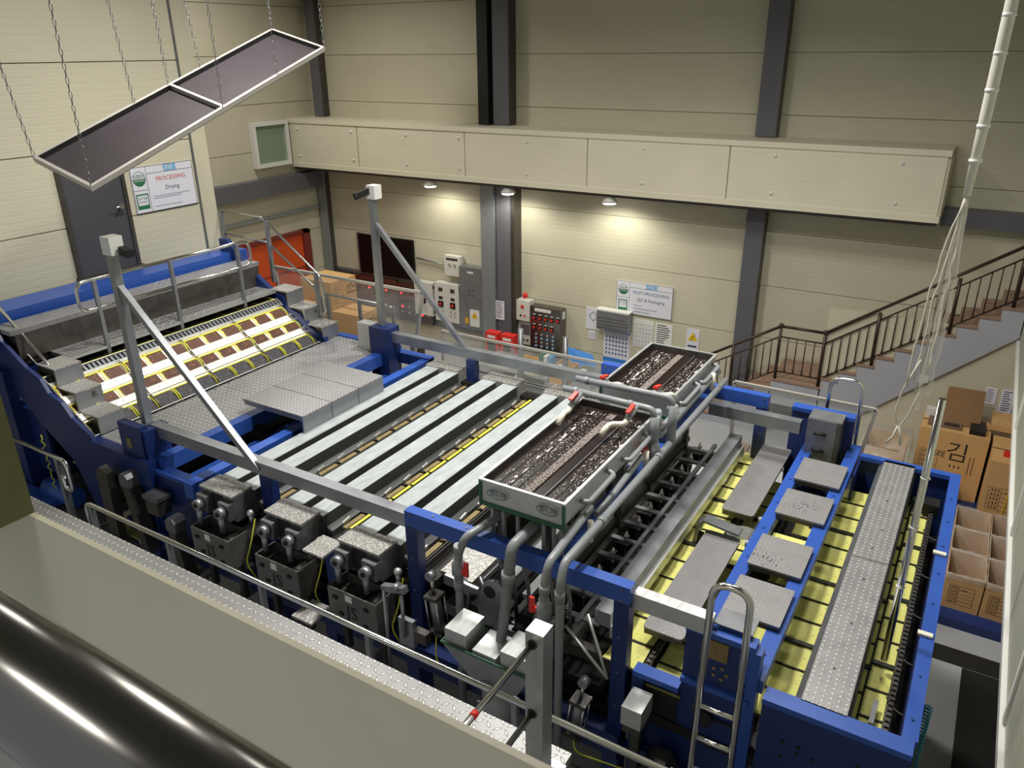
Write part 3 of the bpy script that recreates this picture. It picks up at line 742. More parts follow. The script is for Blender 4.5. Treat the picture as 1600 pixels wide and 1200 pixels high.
p4 = pipe('riser_pipe', [(-1.90, 7.1, 3.50), (-1.90, 3.72, 3.46), (-1.885, 3.64, 3.34), (-1.885, 3.64, 1.0)], .029, 'long grey pipe along the lattice bending down, rightmost of the vertical pipes', joints=[((-1.90, 4.25, 3.465), (-1.90, 4.30, 3.466)), ((-1.90, 5.3, 3.48), (-1.90, 5.36, 3.48)), ((-1.885, 3.64, 3.22), (-1.885, 3.64, 3.3))])
p5 = pipe('supply_pipe', [(-1.99, 7.15, 3.56), (-1.99, 5.55, 3.54), (-1.99, 5.50, 3.8)], .030, 'grey supply pipe beside the far tank rising to the valves')
px = pipe('cross_pipe', [(-2.80, 5.40, 3.86), (-1.98, 5.38, 3.86), (-1.96, 5.38, 3.4), (-1.95, 5.2, 3.35)], .027, 'grey pipe crossing over the near tank end with two white spouts', joints=[((-2.70, 5.4, 3.86), (-2.66, 5.4, 3.86)), ((-2.16, 5.385, 3.86), (-2.2, 5.385, 3.86)), ((-1.96, 5.38, 3.64), (-1.96, 5.38, 3.7))])
valve(px, (-1.96, 5.38, 3.50), (0, 0, 1), .045, (-.05, -.07, 0))
MB().cyl((-1.965, 5.38, 3.56), (-1.965, 5.38, 3.80), .038, 14).build('stack_sleeve', 'pvc', px)
MB().tube(rnd([(-1.96, 5.38, 3.45), (-1.955, 5.36, 3.40), (-1.93, 5.1, 3.42)], .05), .032, 14).build('stack_elbow', 'pvc', px)
MB().cyl((-1.903, 5.62, 3.50), (-1.903, 5.62, 3.82), .038, 14).build('stack_sleeve', 'pvc', py_) if False else None
py = pipe('cross_pipe', [(-2.78, 5.60, 3.88), (-1.92, 5.62, 3.88), (-1.90, 5.62, 3.5)], .027, 'grey pipe crossing between tanks feeding the far tank', joints=[((-2.70, 5.6, 3.88), (-2.66, 5.6, 3.88)), ((-1.90, 5.62, 3.62), (-1.90, 5.62, 3.68))])
MB().cyl((-1.903, 5.62, 3.50), (-1.903, 5.62, 3.82), .038, 14).build('stack_sleeve', 'pvc', py)
for par, x, y, d, nm in ((px, -2.62, 5.36, -1, 'a'), (px, -2.12, 5.36, -1, 'b'), (py, -2.58, 5.64, 1, 'c'), (py, -2.10, 5.66, 1, 'd')):
    dx = .06 if nm in 'cd' else -.02
    MB().tube(rnd([(x, y, 3.86), (x - .01, y + d * .12, 3.83)], .03), .025, 12).build('branch', 'pvc', par)
    valve(par, (x - .005, y + d * .08, 3.84), (0, d, -.2), .026, (0, 0, .05))
    MB().tube(rnd([(x - .01, y + d * .11, 3.83), (x + dx * .5, y + d * .19, 3.78), (x + dx * 1.2 + (.0 if nm != 'b' else -.10), y + d * .24, 3.78), (x + dx * 1.3 + (.0 if nm != 'b' else -.12), y + d * .34, 3.72)], .05), .023, 12).build('white_spout', 'pvc_white', par)
# small return loops on the right side of the tanks
for k, (y, hi) in enumerate(((4.25, 3.62), (4.95, 3.62), (5.5, 3.6), (6.15, 3.62), (6.7, 3.62))):
    lab = ['grey return pipe loop at the near corner of the near tank', 'grey return pipe loop at middle of the near tank side', 'grey return pipe loop at the far end of near tank', 'grey return pipe loop at the near end of far tank', 'grey return pipe loop near the far corner of far tank'][k]
    pipe('return_loop', [(-2.06, y, 3.60), (-1.99, y, 3.60), (-1.985, y + .42, 3.62), (-2.06, y + .42, 3.64)], .0205, lab, bend=.05)
pipe('side_pipe', [(-2.0, 4.4, 3.42), (-1.99, 4.62, 3.44), (-1.99, 5.2, 3.52)], .026, 'thin grey pipe running between loops beside the near tank')
pipe('side_pipe', [(-2.0, 5.9, 3.50), (-1.99, 6.9, 3.56)], .026, 'grey reducer pipe running beside the far tank')
for k, (y, z) in enumerate(((4.25, 3.33), (5.25, 3.42), (6.9, 3.5))):
    pipe('pipe_stub', [(-1.97, y, z + .13), (-1.97, y, z - .04)], .022, ['short white pipe stub by near corner of near tank', 'short white pipe stub near the red valve stack', 'short white pipe stub by far tank corner'][k], 'pvc_white')
# ------------------------------------------------------------------ lattice section
la = thing('lattice_rack', (-1.95, 5.6, 2.7), 'dark steel lattice of rungs and spring rods beside the yellow mats', 'rack')
B(-1.82, -1.70, 4.05, 7.2, 2.78, 2.9).build('side_beam', 'steel', la)
B(-1.70, -1.665, 4.05, 7.2, 2.70, 2.8).build('edge_strip', 'steel_light', la)
MB().bar((-1.96, 4.05, 2.72), (-1.96, 7.2, 2.72), .035).build('long_bar', 'steel', la)
MB().bar((-2.2, 4.05, 2.6), (-2.2, 7.2, 2.6), .05).build('long_bar', 'steel_dark', la)
rung = sp = None
for k in range(12):
    y = 4.15 + k * .265
    if rung is None:
        mb = MB().bar((-2.22, y, 2.69), (-1.82, y, 2.69), .05, .02)
        rung = mb.build('rung', 'steel', la)
        mb = MB().cyl((-2.08, y, 2.45), (-2.08, y, 2.78), .009, 8).cyl((-2.08, y, 2.72), (-2.08, y, 2.745), .022, 10).cyl((-2.08, y, 2.64), (-2.08, y, 2.66), .018, 10)
        sp = mb.build('spring_rod', 'chrome', la)
        bl = B(-2.2, -2.12, y + .03, y + .19, 2.5, 2.62).build('clamp_block', 'blackish', la)
        hd = MB().bar((-1.93, y + .06, 2.38), (-1.9, y + .06, 2.66), .018).bar((-1.93, y + .2, 2.38), (-1.9, y + .2, 2.66), .018).build('hanger', 'steel_dark', la)
    else:
        for o in (rung, sp, bl, hd): dup(o, (0, .265 * k, 0))
MB().cyl((-2.28, 4.05, 2.72), (-2.28, 7.2, 2.72), .05, 14).build('roller', 'blackish', la)
MB().cyl((-2.4, 4.05, 2.55), (-2.4, 7.2, 2.55), .06, 14).build('roller', 'blackish', la)
B(-2.3, -1.7, 4.0, 7.2, 2.22, 2.28).build('base_tray', 'blackish', la)
for yy_ in (4.0, 7.2):
    MB().bar((-2.30, yy_, 2.55), (-1.72, yy_, 2.55), .07, .1).build('end_bar', 'steel_dark', la)
MB().tube([(-1.86, 4.02, 2.86), (-1.62, 3.86, 2.52)], .012, 8).tube([(-2.0, 3.95, 2.75), (-1.62, 3.86, 2.52)], .012, 8).build('tie_rod', 'steel_light', la)
# forming section left of the hopper, beneath the near tank
fm = thing('forming_unit', (-2.9, 4.8, 2.4), 'dark forming unit with rollers and levers under the near tank', 'machine')
B(-3.16, -2.86, 4.05, 4.6, 2.60, 2.72).build('speckled_cover', 'speckle', fm)
for k, x in enumerate((-2.92, -2.72, -2.5, -2.3)):
    B(x, x + .07, 4.2, 7.1, 2.62, 2.66).build('slat_bar', 'channel', fm)
for x, z, r in ((-2.82, 2.5, .06), (-2.6, 2.52, .05), (-2.42, 2.45, .06)):
    MB().cyl((x, 4.0, z), (x, 7.1, z), r, 14).build('roller', 'blackish', fm)
for y in (4.02, 4.1):
    MB().bar((-3.1, y, 2.42), (-2.1, y, 2.42), .06, .09).build('crossbar', 'steel_mid', fm)
for x in (-2.86, -2.7, -2.5, -2.26, -2.15):
    MB().tube([(x, 3.96, 2.45), (x + .05, 3.94, 2.75), (x - .05, 4.0, 2.85)], .012, 8).cyl((x + .05, 3.9, 2.75), (x + .05, 3.97, 2.75), .03, 12).build('lever', 'steel', fm)
# cam plate
cm = thing('cam_plate', (-2.66, 3.9, 2.5), 'big slotted grey cam plate behind the hopper', 'cam plate')
n = 22; pts = []
for i in range(n):
    a = 2 * PI * i / n; rx = .13 + .05 * math.sin(a); pts.append((-2.58 + math.cos(a) * rx + .05 * math.sin(a - .4), 2.68 + math.sin(a) * .29))
MB().prism(pts, 'y', 3.87, 3.90).build('plate', 'steel', cm)
MB().cyl((-2.58, 3.865, 2.86), (-2.58, 3.87, 2.86), .05, 16).build('hole', 'black', cm)
MB().tube([(-2.64, 3.866, 2.52), (-2.56, 3.866, 2.53)], .018, 8).tube([(-2.6, 3.866, 2.45), (-2.52, 3.866, 2.46)], .018, 8).build('slot', 'black', cm)
MB().bar((-3.0, 3.9, 2.82), (-2.7, 3.9, 2.80), .03, .05).build('arm', 'steel', cm)
# hopper
hp = thing('pump_hopper', (-2.33, 3.5, 2.3), 'grey funnel hopper with three steel inlet boxes and oval mark', 'hopper')
MB().poly([(-2.72, 3.45, 2.66), (-2.0, 3.45, 2.66), (-2.0, 3.72, 2.66), (-2.72, 3.72, 2.66), (-2.50, 3.5, 2.38), (-2.16, 3.5, 2.36), (-2.16, 3.66, 2.36), (-2.50, 3.66, 2.38)],
          [(0, 1, 5, 4), (1, 2, 6, 5), (2, 3, 7, 6), (3, 0, 4, 7), (4, 5, 6, 7)]).build('funnel', 'galv', hp)
MB().box(-2.725, -1.995, 3.445, 3.455, 2.655, 2.67).box(-2.725, -1.995, 3.715, 3.725, 2.655, 2.67).box(-2.725, -2.715, 3.455, 3.715, 2.655, 2.67).build('green_rim', 'green', hp)
for x0, x1, z in ((-2.70, -2.52, 2.78), (-2.47, -2.28, 2.69), (-2.24, -2.04, 2.78)):
    B(x0, x1, 3.47, 3.71, 2.60, z).build('inlet_box', 'steel_light', hp)
ring_mb((-2.32, 3.46, 2.46), (1, 0, 0), (0, .12, .99), .075, .032, .007, depth=.02).build('oval_mark', 'ink', hp)
text('필느해', .04, (-2.32, 3.455, 2.46), (1, 0, 0), (0, .12, .99), 'ink', hp)
MB().cyl((-2.33, 3.58, 2.38), (-2.33, 3.58, 1.9), .12, 18).build('pump_neck', 'pvc', hp)
MB().cyl((-2.33, 3.58, 1.98), (-2.33, 3.58, 2.0), .15, 18).build('flange', 'steel_mid', hp)
# air cylinders and linkages
def air_cyl(x, y, z, label, tilt):
    t = thing('air_cylinder', (x, y, z), label, 'cylinder')
    d = Vector((tilt, 0, 1)).normalized(); a = Vector((x, y, z)); b = a + d * .34
    MB().cyl(a, b, .045, 16).build('barrel', 'steel_mid', t)
    MB().bar(a, a + d * .03, .12).build('end_cap', 'steel_dark', t); MB().bar(b - d * .03, b, .12).build('end_cap', 'steel_dark', t)
    mb = MB()
    for i, j in ((-1, -1), (1, -1), (1, 1), (-1, 1)): mb.tube([a + Vector((i * .05, j * .05, 0)), b + Vector((i * .05, j * .05, 0))], .007, 6)
    mb.build('tie_bar', 'chrome', t)
    MB().cyl(b, b + d * .14, .014, 8).build('piston_rod', 'chrome', t)
    MB().cyl(b + d * .16 + Vector((0, -.03, 0)), b + d * .16 + Vector((0, .03, 0)), .036, 14).build('rod_eye', 'steel', t)
    return t
air_cyl(-2.96, 3.75, 2.42, 'air cylinder beside the grey drain pipe left of hopper', -.12)
air_cyl(-1.78, 3.70, 2.08, 'air cylinder leaning right of the vertical pipes', .12)
lk = thing('valve_linkage', (-3.2, 3.7, 2.4), 'steel valve linkage with two rods right of the third drive box', 'linkage')
MB().tube([(-3.34, 3.58, 1.9), (-3.34, 3.58, 2.78)], .014, 8).tube([(-3.17, 3.58, 2.4), (-3.17, 3.58, 2.8)], .014, 8).build('rod', 'steel', lk)
MB().bar((-3.36, 3.6, 2.78), (-3.14, 3.6, 2.84), .05).cyl((-3.22, 3.55, 2.84), (-3.22, 3.62, 2.84), .03, 12).build('rocker', 'steel', lk)
B(-3.24, -3.1, 3.60, 3.64, 2.3, 2.55).build('bracket', 'steel', lk)
B(-3.1, -2.98, 3.60, 3.66, 2.38, 2.48).build('block', 'steel_dark', lk)
hs = thing('yellow_tube', (-2.9, 3.7, 2.2), 'thin yellow air tube below the left air cylinder', 'tube')
MB().tube(rnd([(-2.96, 3.7, 2.42), (-2.95, 3.66, 2.2), (-2.8, 3.7, 2.1)], .08), .006, 6).build('tube', 'yellow_cable', hs)
tag(MB().tube(rnd([(-1.78, 3.68, 2.08), (-1.76, 3.66, 1.95), (-1.4, 3.75, 1.9), (-1.2, 3.8, 1.95)], .08), .006, 6).build('yellow_tube', 'yellow_cable'), 'thin yellow air tube below the right air cylinder', 'tube')
# ------------------------------------------------------------------ bamboo mat conveyors
def mats(x0, x1, z, label, skip=(), m='mat_yellow', y0=3.98, n=12, heavy=(3, 6, 9), p=.268):
    t = thing('mat_conveyor', ((x0 + x1) / 2, y0 + 1.6, z), label, 'conveyor')
    base = None; bars = None
    for k in range(n):
        y = y0 + k * p
        if base is None:
            mb = MB(); N = 6; v = []
            for i in range(N + 1):                     # a mat sags a little between its bars
                yy = y + .008 + (p - .016) * i / N; zz = z - .018 * math.sin(PI * i / N)
                v += [(x0, yy, zz), (x1, yy, zz), (x1, yy, zz - .008), (x0, yy, zz - .008)]
            f = []
            for i in range(N):
                for j in range(4): f.append((i * 4 + j, i * 4 + (j + 1) % 4, i * 4 + 4 + (j + 1) % 4, i * 4 + 4 + j))
            f += [(0, 1, 2, 3), (N * 4, N * 4 + 1, N * 4 + 2, N * 4 + 3)]
            mb.poly(v, f); base = mb.build('mat', m, t)
            bars = MB().box(x0 - .01, x1 + .01, y - .006, y + .006, z - .005, z + .012).build('divider_bar', 'rubber', t)
        else:
            dup(base, (0, p * k, 0)); dup(bars, (0, p * k, 0))
    for k in heavy: B(x0 - .01, x1 + .02, y0 + k * p - .018, y0 + k * p + .018, z - .004, z + .018).build('heavy_bar', 'rubber', t)
    return t
def chain_strip(x, z, y0, y1, label):
    mb = MB(); y = y0
    while y < y1:
        mb.box(x - .012, x + .014, y, y + .03, z, z + .02); y += .05
    mb.box(x - .02, x + .02, y0, y1, z - .03, z)
    o = tag(mb.build('chain_track', 'steel_dark'), label, 'chain'); return o
mats(-1.70, -1.44, 2.62, 'left row of yellow bamboo mats between lattice and checker boards', y0=3.92, n=13)
mats(-1.38, -1.14, 2.52, 'sunken row of yellow bamboo mats under the two long checker boards', y0=3.92, n=12)
mats(-.98, -.72, 2.45, 'row of yellow bamboo mats below the four square step plates', y0=3.95)
mats(-.70, -.46, 2.60, 'row of yellow bamboo mats left of the long checker walk board', y0=3.98)
mats(-.20, -.105, 2.58, 'narrow row of yellow mats just right of the walk board', y0=4.0)
mats(-.09, .045, 2.60, 'outermost row of yellow bamboo mats beside the dark blue wall', y0=4.05)
chain_strip(-1.41, 2.60, 3.95, 7.2, 'dark chain track between the two left mat rows')
chain_strip(-.445, 2.64, 4.0, 7.2, 'chain track along the left edge of the long walk board')
chain_strip(.068, 2.63, 4.05, 7.2, 'chain track right of the outermost mats')
chain_strip(-1.06 + .03, 2.5, 3.95, 4.6, 'short chain track near the ladder tower')
ub = thing('conveyor_bed', (-.8, 5.6, 2.0), 'black conveyor bed beneath the yellow mats', 'frame')
B(-1.66, .17, 3.95, 7.3, 2.2, 2.28).build('pan', 'black', ub)
for x in (-1.5, -.8, -.2):
    for y in (4.2, 7.0): MB().bar((x, y, 0), (x, y, 2.2), .08).build('leg', 'navy', ub)
# long boards
def board(x0, x1, y0, y1, z, label, m='checker_dirty', rot=0):
    t = thing('checker_board', ((x0 + x1) / 2, (y0 + y1) / 2, z), label, 'board')
    r = .03; pts = []
    for cx_, cy_, a0 in ((x1 - r, y1 - r, 0), (x0 + r, y1 - r, 90), (x0 + r, y0 + r, 180), (x1 - r, y0 + r, 270)):
        for k in range(4):
            a = math.radians(a0 + k * 30); pts.append((cx_ + r * math.cos(a), cy_ + r * math.sin(a)))
    MB().prism(pts, 'z', z - .012, z).build('plate', m, t)
    B(x0 + .01, x1 - .01, y0 + .01, y1 - .01, z - .06, z - .012).build('skirt', 'steel_dark', t)
    return t
board(-1.52, -1.24, 5.98, 7.40, 2.77, 'far long dirty checker board over the yellow mats')
board(-1.52, -1.23, 4.20, 5.60, 2.77, 'near long checker board over the yellow mats')
t = thing('sensor_bracket', (-1.5, 5.6, 2.8), 'bent grey steel bracket between the two long checker boards', 'bracket')
MB().prism([(-1.62, 2.62), (-1.60, 2.82), (-1.54, 2.88), (-1.24, 2.84), (-1.24, 2.82), (-1.53, 2.86), (-1.57, 2.80), (-1.585, 2.62)], 'y', 5.54, 5.66).build('arm', 'steel_mid', t)
B(-1.6, -1.5, 5.56, 5.62, 2.62, 2.72).build('foot', 'blackish', t)
t = thing('drive_disc', (-1.16, 5.9, 2.7), 'clear round disc on a black plate beside blue platform rail', 'disc')
MB().cyl((-1.24, 5.70, 2.74), (-1.24, 5.70, 2.75), .14, 24).build('disc', 'acrylic', t)
B(-1.2, -1.13, 5.62, 6.1, 2.6, 2.74).build('plate', 'blackish', t)
for y in (5.55, 5.95): MB().cyl((-1.17, y, 2.75), (-1.17, y, 2.80), .018, 8).build('knob', 'steel_light', t)
# blue platform with the four square plates
pl = thing('blue_platform', (-.88, 5.6, 2.8), 'bright blue two rail steel platform carrying square step plates', 'platform')
B(-1.13, -1.03, 4.10, 7.34, 2.80, 2.90).build('rail', 'blue', pl)
B(-.74, -.63, 3.96, 7.56, 2.80, 2.90).build('rail', 'blue', pl)
for y0, dx in ((6.50, .08), (5.86, .08), (5.05, .08), (4.45, .08)):
    B(-1.03, -.99, y0 + .1, y0 + .38, 2.82, 2.90).build('gusset', 'blue', pl)
    B(-.78, -.74, y0 + .1, y0 + .38, 2.82, 2.90).build('gusset', 'blue', pl)
for k, y in enumerate((6.52, 5.87, 5.06, 4.45)):
    lab = ['square checker step plate nearest the slotted steel plate', 'second square checker step plate from the far end', 'square checker step plate with black specks, third from the far end', 'square checker step plate nearest the ladder hoop'][k]
    t = thing('step_plate', (-.85, y + .22, 2.93), lab, 'plate', 'square step plates on the blue platform')
    B(-1.05, -.66, y, y + .445, 2.93, 2.945).build('plate', 'checker_dirty', t)
    B(-1.04, -.67, y + .005, y + .02, 2.89, 2.93).build('lip', 'steel_dark', t)
    if k in (1, 2):
        mb = MB(); rg = random.Random(k)
        for i in range(60):
            x = rg.gauss(-.88 if k == 1 else -.95, .07); yy = rg.gauss(y + (.18 if k == 1 else .12), .05); s = rg.uniform(.002, .006)
            if not (-1.04 < x < -.67 and y + .01 < yy < y + .43): continue
            mb.poly([(x - s, yy, 2.9465), (x, yy - s, 2.9465), (x + s, yy, 2.9465), (x, yy + s * 1.5, 2.9465)], [(0, 1, 2, 3)])
        mb.build('seaweed_specks', 'black', t)['kind'] = 'stuff'
B(-1.02, -.75, 5.72, 5.79, 2.78, 2.80).build('yellow_slat', 'mat_yellow', pl)
B(-1.02, -.75, 5.55, 5.78, 2.60, 2.62).build('cover_sheet', 'steel_dark', pl)
# slotted plate and towers
t = thing('slotted_plate', (-.93, 7.2, 3), 'upright grey steel guard with two slots on blue far tower', 'guard')
B(-1.10, -.84, 7.16, 7.18, 2.62, 3.26).build('face', 'steel_mid', t)
B(-.84, -.80, 7.16, 7.40, 2.62, 3.26).build('side', 'steel_dark', t)
B(-1.10, -.80, 7.18, 7.40, 3.25, 3.265).build('top', 'steel', t)
for z in (3.12, 2.95): MB().tube([(-1.03, 7.155, z), (-.92, 7.155, z)], .016, 10).build('slot', 'black', t)
t = thing('blue_tower', (-.9, 7.5, 2), 'blue steel tower behind the slotted guard', 'tower')
B(-1.30, -.72, 7.42, 7.50, 1.5, 3.20).build('panel', 'navy', t)
B(-1.30, -.72, 7.40, 7.52, 3.20, 3.24).build('top_flange', 'blue', t)
t = thing('ladder_tower', (-.9, 4.0, 2), 'dark blue steel tower panel behind the near ladder', 'tower')
B(-1.14, -.70, 3.96, 4.0, .3, 3.10).build('panel', 'navy', t)
B(-1.14, -.70, 3.94, 4.04, 3.10, 3.14).build('top_flange', 'blue', t)
B(-.73, -.66, 3.94, 4.04, .3, 3.10).build('side_flange', 'blue', t)
B(-1.14, -.70, 3.93, 3.96, 2.68, 2.72).build('rib', 'blue', t)
B(-1.0, -.86, 3.945, 3.96, 2.94, 3.08).build('brown_plate', 'olive_wood', t)
mb = MB()
for k in range(5):
    a = 2 * PI * k / 5; mb.cyl((-.90 + .045 * math.cos(a), 3.95, 2.84 + .045 * math.sin(a)), (-.90 + .045 * math.cos(a), 3.96, 2.84 + .045 * math.sin(a)), .012, 8)
mb.build('bolt', 'olive_wood', t)
MB().cyl((-.95, 3.9, 2.46), (-.95, 3.96, 2.46), .05, 14).build('bearing', 'blackish', t)
t = thing('low_blue_panel', (-1.35, 3.95, 1.5), 'dark blue lower panel between portal and ladder tower', 'panel')
B(-1.46, -1.14, 3.90, 4.0, 2.60, 2.64).build('top_flange', 'blue', t)
B(-1.46, -1.38, 3.9, 4.0, .3, 2.6).build('stile', 'navy', t)
B(-1.46, -1.14, 3.97, 4.0, .3, 2.6).build('plate', 'navy', t)
B(-1.36, -1.16, 3.955, 3.97, 2.3, 2.5).build('dark_panel', 'blackish', t)
MB().cyl((-1.34, 3.92, 1.6), (-.7, 3.92, 1.6), .03, 10).cyl((-1.6, 3.92, 1.95), (-.7, 3.92, 1.9), .03, 10).build('pipe', 'navy', t)
t = thing('motor_box', (-1.35, 3.7, 2.4), 'small silver covered gearbox left of the ladder', 'motor')
B(-1.43, -1.29, 3.66, 3.86, 2.40, 2.55).build('cover', 'steel_light', t)
B(-1.42, -1.30, 3.68, 3.85, 2.32, 2.40).build('body', 'steel_dark', t); MB().bar((-1.36, 3.78, 1.95), (-1.36, 3.78, 2.32), .06).build('stand', 'steel_dark', t)
t = thing('geared_motor', (-1.2, 3.8, 1.9), 'grey upright gear column with hooded top left of ladder', 'motor')
MB().prism([(-1.30, 1.7), (-1.30, 2.02), (-1.24, 2.12), (-1.13, 2.12), (-1.08, 2.02), (-1.08, 1.7)], 'y', 3.70, 3.86).build('hood', 'steel_dark', t)
B(-1.27, -1.11, 3.72, 3.84, .6, 1.7).build('column', 'steel_dark', t)
ring_mb((-1.17, 3.70, 1.95), (1, 0, 0), (0, 0, 1), .035, .035, .008, depth=.004).build('round_mark', 'black', t)
# end box with walk board
eb = thing('end_box', (-.2, 5.6, 2.9), 'large open blue steel end box around the last mats', 'frame')
B(-.60, .22, 3.84, 3.88, .3, 2.86).build('near_wall', 'navy', eb)
B(-.60, .22, 3.82, 3.94, 2.86, 2.90).build('near_flange', 'blue', eb)
B(.15, .17, 3.92, 7.34, .3, 2.86).build('side_wall', 'navy', eb)
B(.15, .235, 3.94, 7.34, 2.86, 2.90).build('side_flange', 'blue', eb)
B(-.62, .235, 7.34, 7.42, 2.86, 2.90).build('far_flange', 'blue', eb)
B(-.60, .20, 7.38, 7.40, 1.6, 2.86).build('far_wall', 'navy', eb)
B(-.62, -.60, 7.0, 7.4, 2.3, 2.86).build('far_stile', 'navy', eb)
mb = MB()
for x, z in ((-.45, 2.62), (-.45, 2.5), (-.36, 2.62), (-.36, 2.57), (-.27, 2.57), (-.08, 2.52), (-.02, 2.45), (.06, 2.5), (.1, 2.6), (-.03, 2.66), (-.3, 2.4), (.14, 2.42), (-.18, 2.35)):
    mb.cyl((x, 3.832, z), (x, 3.84, z), .012, 8)
mb.build('hole', 'blackish', eb)
for y in (4.9, 5.95): MB().box(.13, .22, y, y + .04, 2.905, 2.92).build('clip', 'pvc_white', eb)
wb_ = thing('walk_board', (-.27, 5.6, 2.9), 'long grey checker walk board over the end box', 'walk board')
for a, b in ((3.93, 5.62), (5.63, 7.38)): B(-.40, -.14, a, b, 2.89, 2.90).build('plate', 'checker', wb_)
MB().prism([(-.40, 2.89), (-.44, 2.84), (-.43, 2.84), (-.39, 2.89)], 'y', 3.93, 7.38).build('left_lip', 'steel_mid', wb_)
MB().prism([(-.14, 2.89), (-.12, 2.83), (-.13, 2.83), (-.15, 2.89)], 'y', 3.93, 7.38).build('right_lip', 'steel_dark', wb_)
for y, x in ((4.3, -.28), (4.8, -.26), (5.35, -.27), (5.8, -.28), (6.1, -.25), (6.6, -.28)):
    MB().cyl((x, y, 2.90), (x, y, 2.903), .010, 8).build('screw', 'steel_dark', wb_)
sa = None
for k, y in enumerate((4.5, 5.0, 5.55, 6.1, 6.7)):
    if k == 0:
        sa = tag(MB().tube(rnd([(.04, y, 2.66), (.09, y - .05, 2.62), (.16, y - .1, 2.64)], .05), .009, 8).build('swing_arm', 'blackish'), 'dark swing arm between outer mats and blue wall', 'arm', 'swing arms along the blue side wall')
        sa['label'] = 'nearest dark swing arm along the blue side wall'
    else: dup(sa, (0, y - 4.5, 0))['label'] = ['', 'second nearest dark swing arm along the blue side wall', 'middle dark swing arm along the blue side wall', 'second farthest dark swing arm along the blue side wall', 'farthest dark swing arm along the blue side wall'][k]
cr = thing('corner_roller', (.08, 7.2, 2.7), 'black roller housing in far corner of the end box', 'roller')
B(.0, .12, 7.05, 7.2, 2.6, 2.72).build('housing', 'blackish', cr); MB().cyl((-.15, 7.15, 2.66), (.1, 7.15, 2.66), .05, 12).build('roller', 'rubber', cr)
B(-.03, .0, 4.22, 4.44, 2.64, 2.66).build('x', 'steel_mid')
bpy.data.objects['x'].name = 'slotted_strap'; tag(bpy.data.objects['slotted_strap'], 'short slotted steel strap at the near end of outermost mats', 'strap')
tag(MB().cyl((-.025, 4.8, 2.70), (-.03, 4.8, 4.62), .022, 12).build('steel_pole', 'chrome'), 'shiny upright steel pole standing over the outermost mats', 'pole')
for i, z in enumerate((3.3, 3.75, 4.1)):
    tag(MB().tube([(-.025 + .025 * math.cos(a), 4.8 + .025 * math.sin(a), z) for a in [k * PI / 6 for k in range(13)]], .004, 6).build('cable_tie', 'white'), ['lowest white cable tie on the steel pole', 'middle white cable tie on the steel pole', 'top white cable tie on the steel pole'][i], 'cable tie')
def blue_coil(x, y, z0, z1, r, n, label, m='teal'):
    pts = [(x + r * math.cos(a * .7), y + r * math.sin(a * .7), z0 + (z1 - z0) * a / (n * 9)) for a in range(n * 9)]
    return tag(MB().tube(pts, .006, 5).build('coil_hose', m), label, 'hose')
blue_coil(.27, 4.45, 2.15, 2.75, .022, 22, 'teal spiral air hose hanging outside the end box')
# near ladder and far hoop
def hoop(x0, x1, y, z0, z1, label, rungs):
    t = thing('hoop_ladder', ((x0 + x1) / 2, y, z0), label, 'ladder')
    MB().tube(rnd([(x0, y, z0), (x0 + .02, y, z1), (x1 - .02, y, z1), (x1, y, z0)], .11, 8), .02, 12).build('side_rail', 'chrome', t)
    r0 = None
    for z in rungs: MB().tube([(x0 + .005, y, z), (x1 - .005, y, z)], .015, 10).build('rung', 'chrome', t)
    return t
hoop(-.88, -.64, 3.4, 1.9, 3.93, 'shiny hooped steel ladder at the near side of end box', (3.08, 2.84, 2.6, 2.36, 2.12))
hoop(-1.03, -.70, 7.62, 2.4, 3.53, 'shiny hooped steel ladder top behind the blue tower', (3.0, 2.7))
# ------------------------------------------------------------------ near walkway and its rail
nw = thing('near_walkway', (-4, 3.2, 1.9), 'checker plate service walkway along the near side of machine', 'walkway')
for a, b in ((-9.4, -7.4), (-5.9, -4.4), (-4.39, -2.9), (-2.89, -2.0), (-1.99, -.9), (-.89, .6)):
    B(a, b, 2.3, 3.50, 1.91, 1.95).build('plate', 'checker_dark', nw)
B(-9.4, -7.4, 3.5, 4.3, 1.91, 1.95).build('plate', 'checker_dark', nw)
MB().box(-5.9, .6, 3.50, 3.54, 1.86, 1.99).build('kick_edge', 'steel_dark', nw)
for x in (-5.2, -3.6, -2.6, -1.0): MB().bar((x, 3.45, 1.88), (x, 3.9, 1.88), .06).build('bracket', 'steel', nw)
ws = thing('walkway_steps', (-6.9, 3.6, 1.9), 'two checker steps between low box and near walkway', 'steps')
B(-7.40, -6.75, 3.35, 3.95, 1.70, 1.90).build('step', 'checker_dark', ws)
B(-6.70, -5.95, 3.25, 3.70, 1.50, 1.72).build('step', 'checker_dark', ws)
lb = thing('low_drive_box', (-7.45, 3.96, 2.1), 'low dark steel box with checker lid at lower left', 'box')
B(-7.70, -7.2, 3.84, 4.08, 2.38, 2.40).build('lid', 'checker_dark', lb); B(-7.68, -7.22, 3.86, 4.06, 2.12, 2.38).build('body', 'steel_dark', lb)
def hooded_arm(x, y, z0, z1, label, lean):
    t = thing('hooded_drive', (x, y, z0), label, 'drive')
    MB().prism([(x - .07, z1 - .14), (x - .07, z1 - .04), (x - .035, z1), (x + .035, z1), (x + .07, z1 - .04), (x + .07, z1 - .14)], 'y', y, y + .13).build('hood', 'steel_mid', t)
    MB().bar((x, y + .06, z1 - .14), (x + lean, y + .06, z0), .10, .12).build('arm', 'steel_dark', t)
hooded_arm(-6.66, 3.66, 1.9, 2.76, 'tall slanted drive arm with hooded top left of blue panel', .14)
hooded_arm(-5.98, 3.62, 1.8, 2.5, 'short hooded drive left of the first drive box', .08)
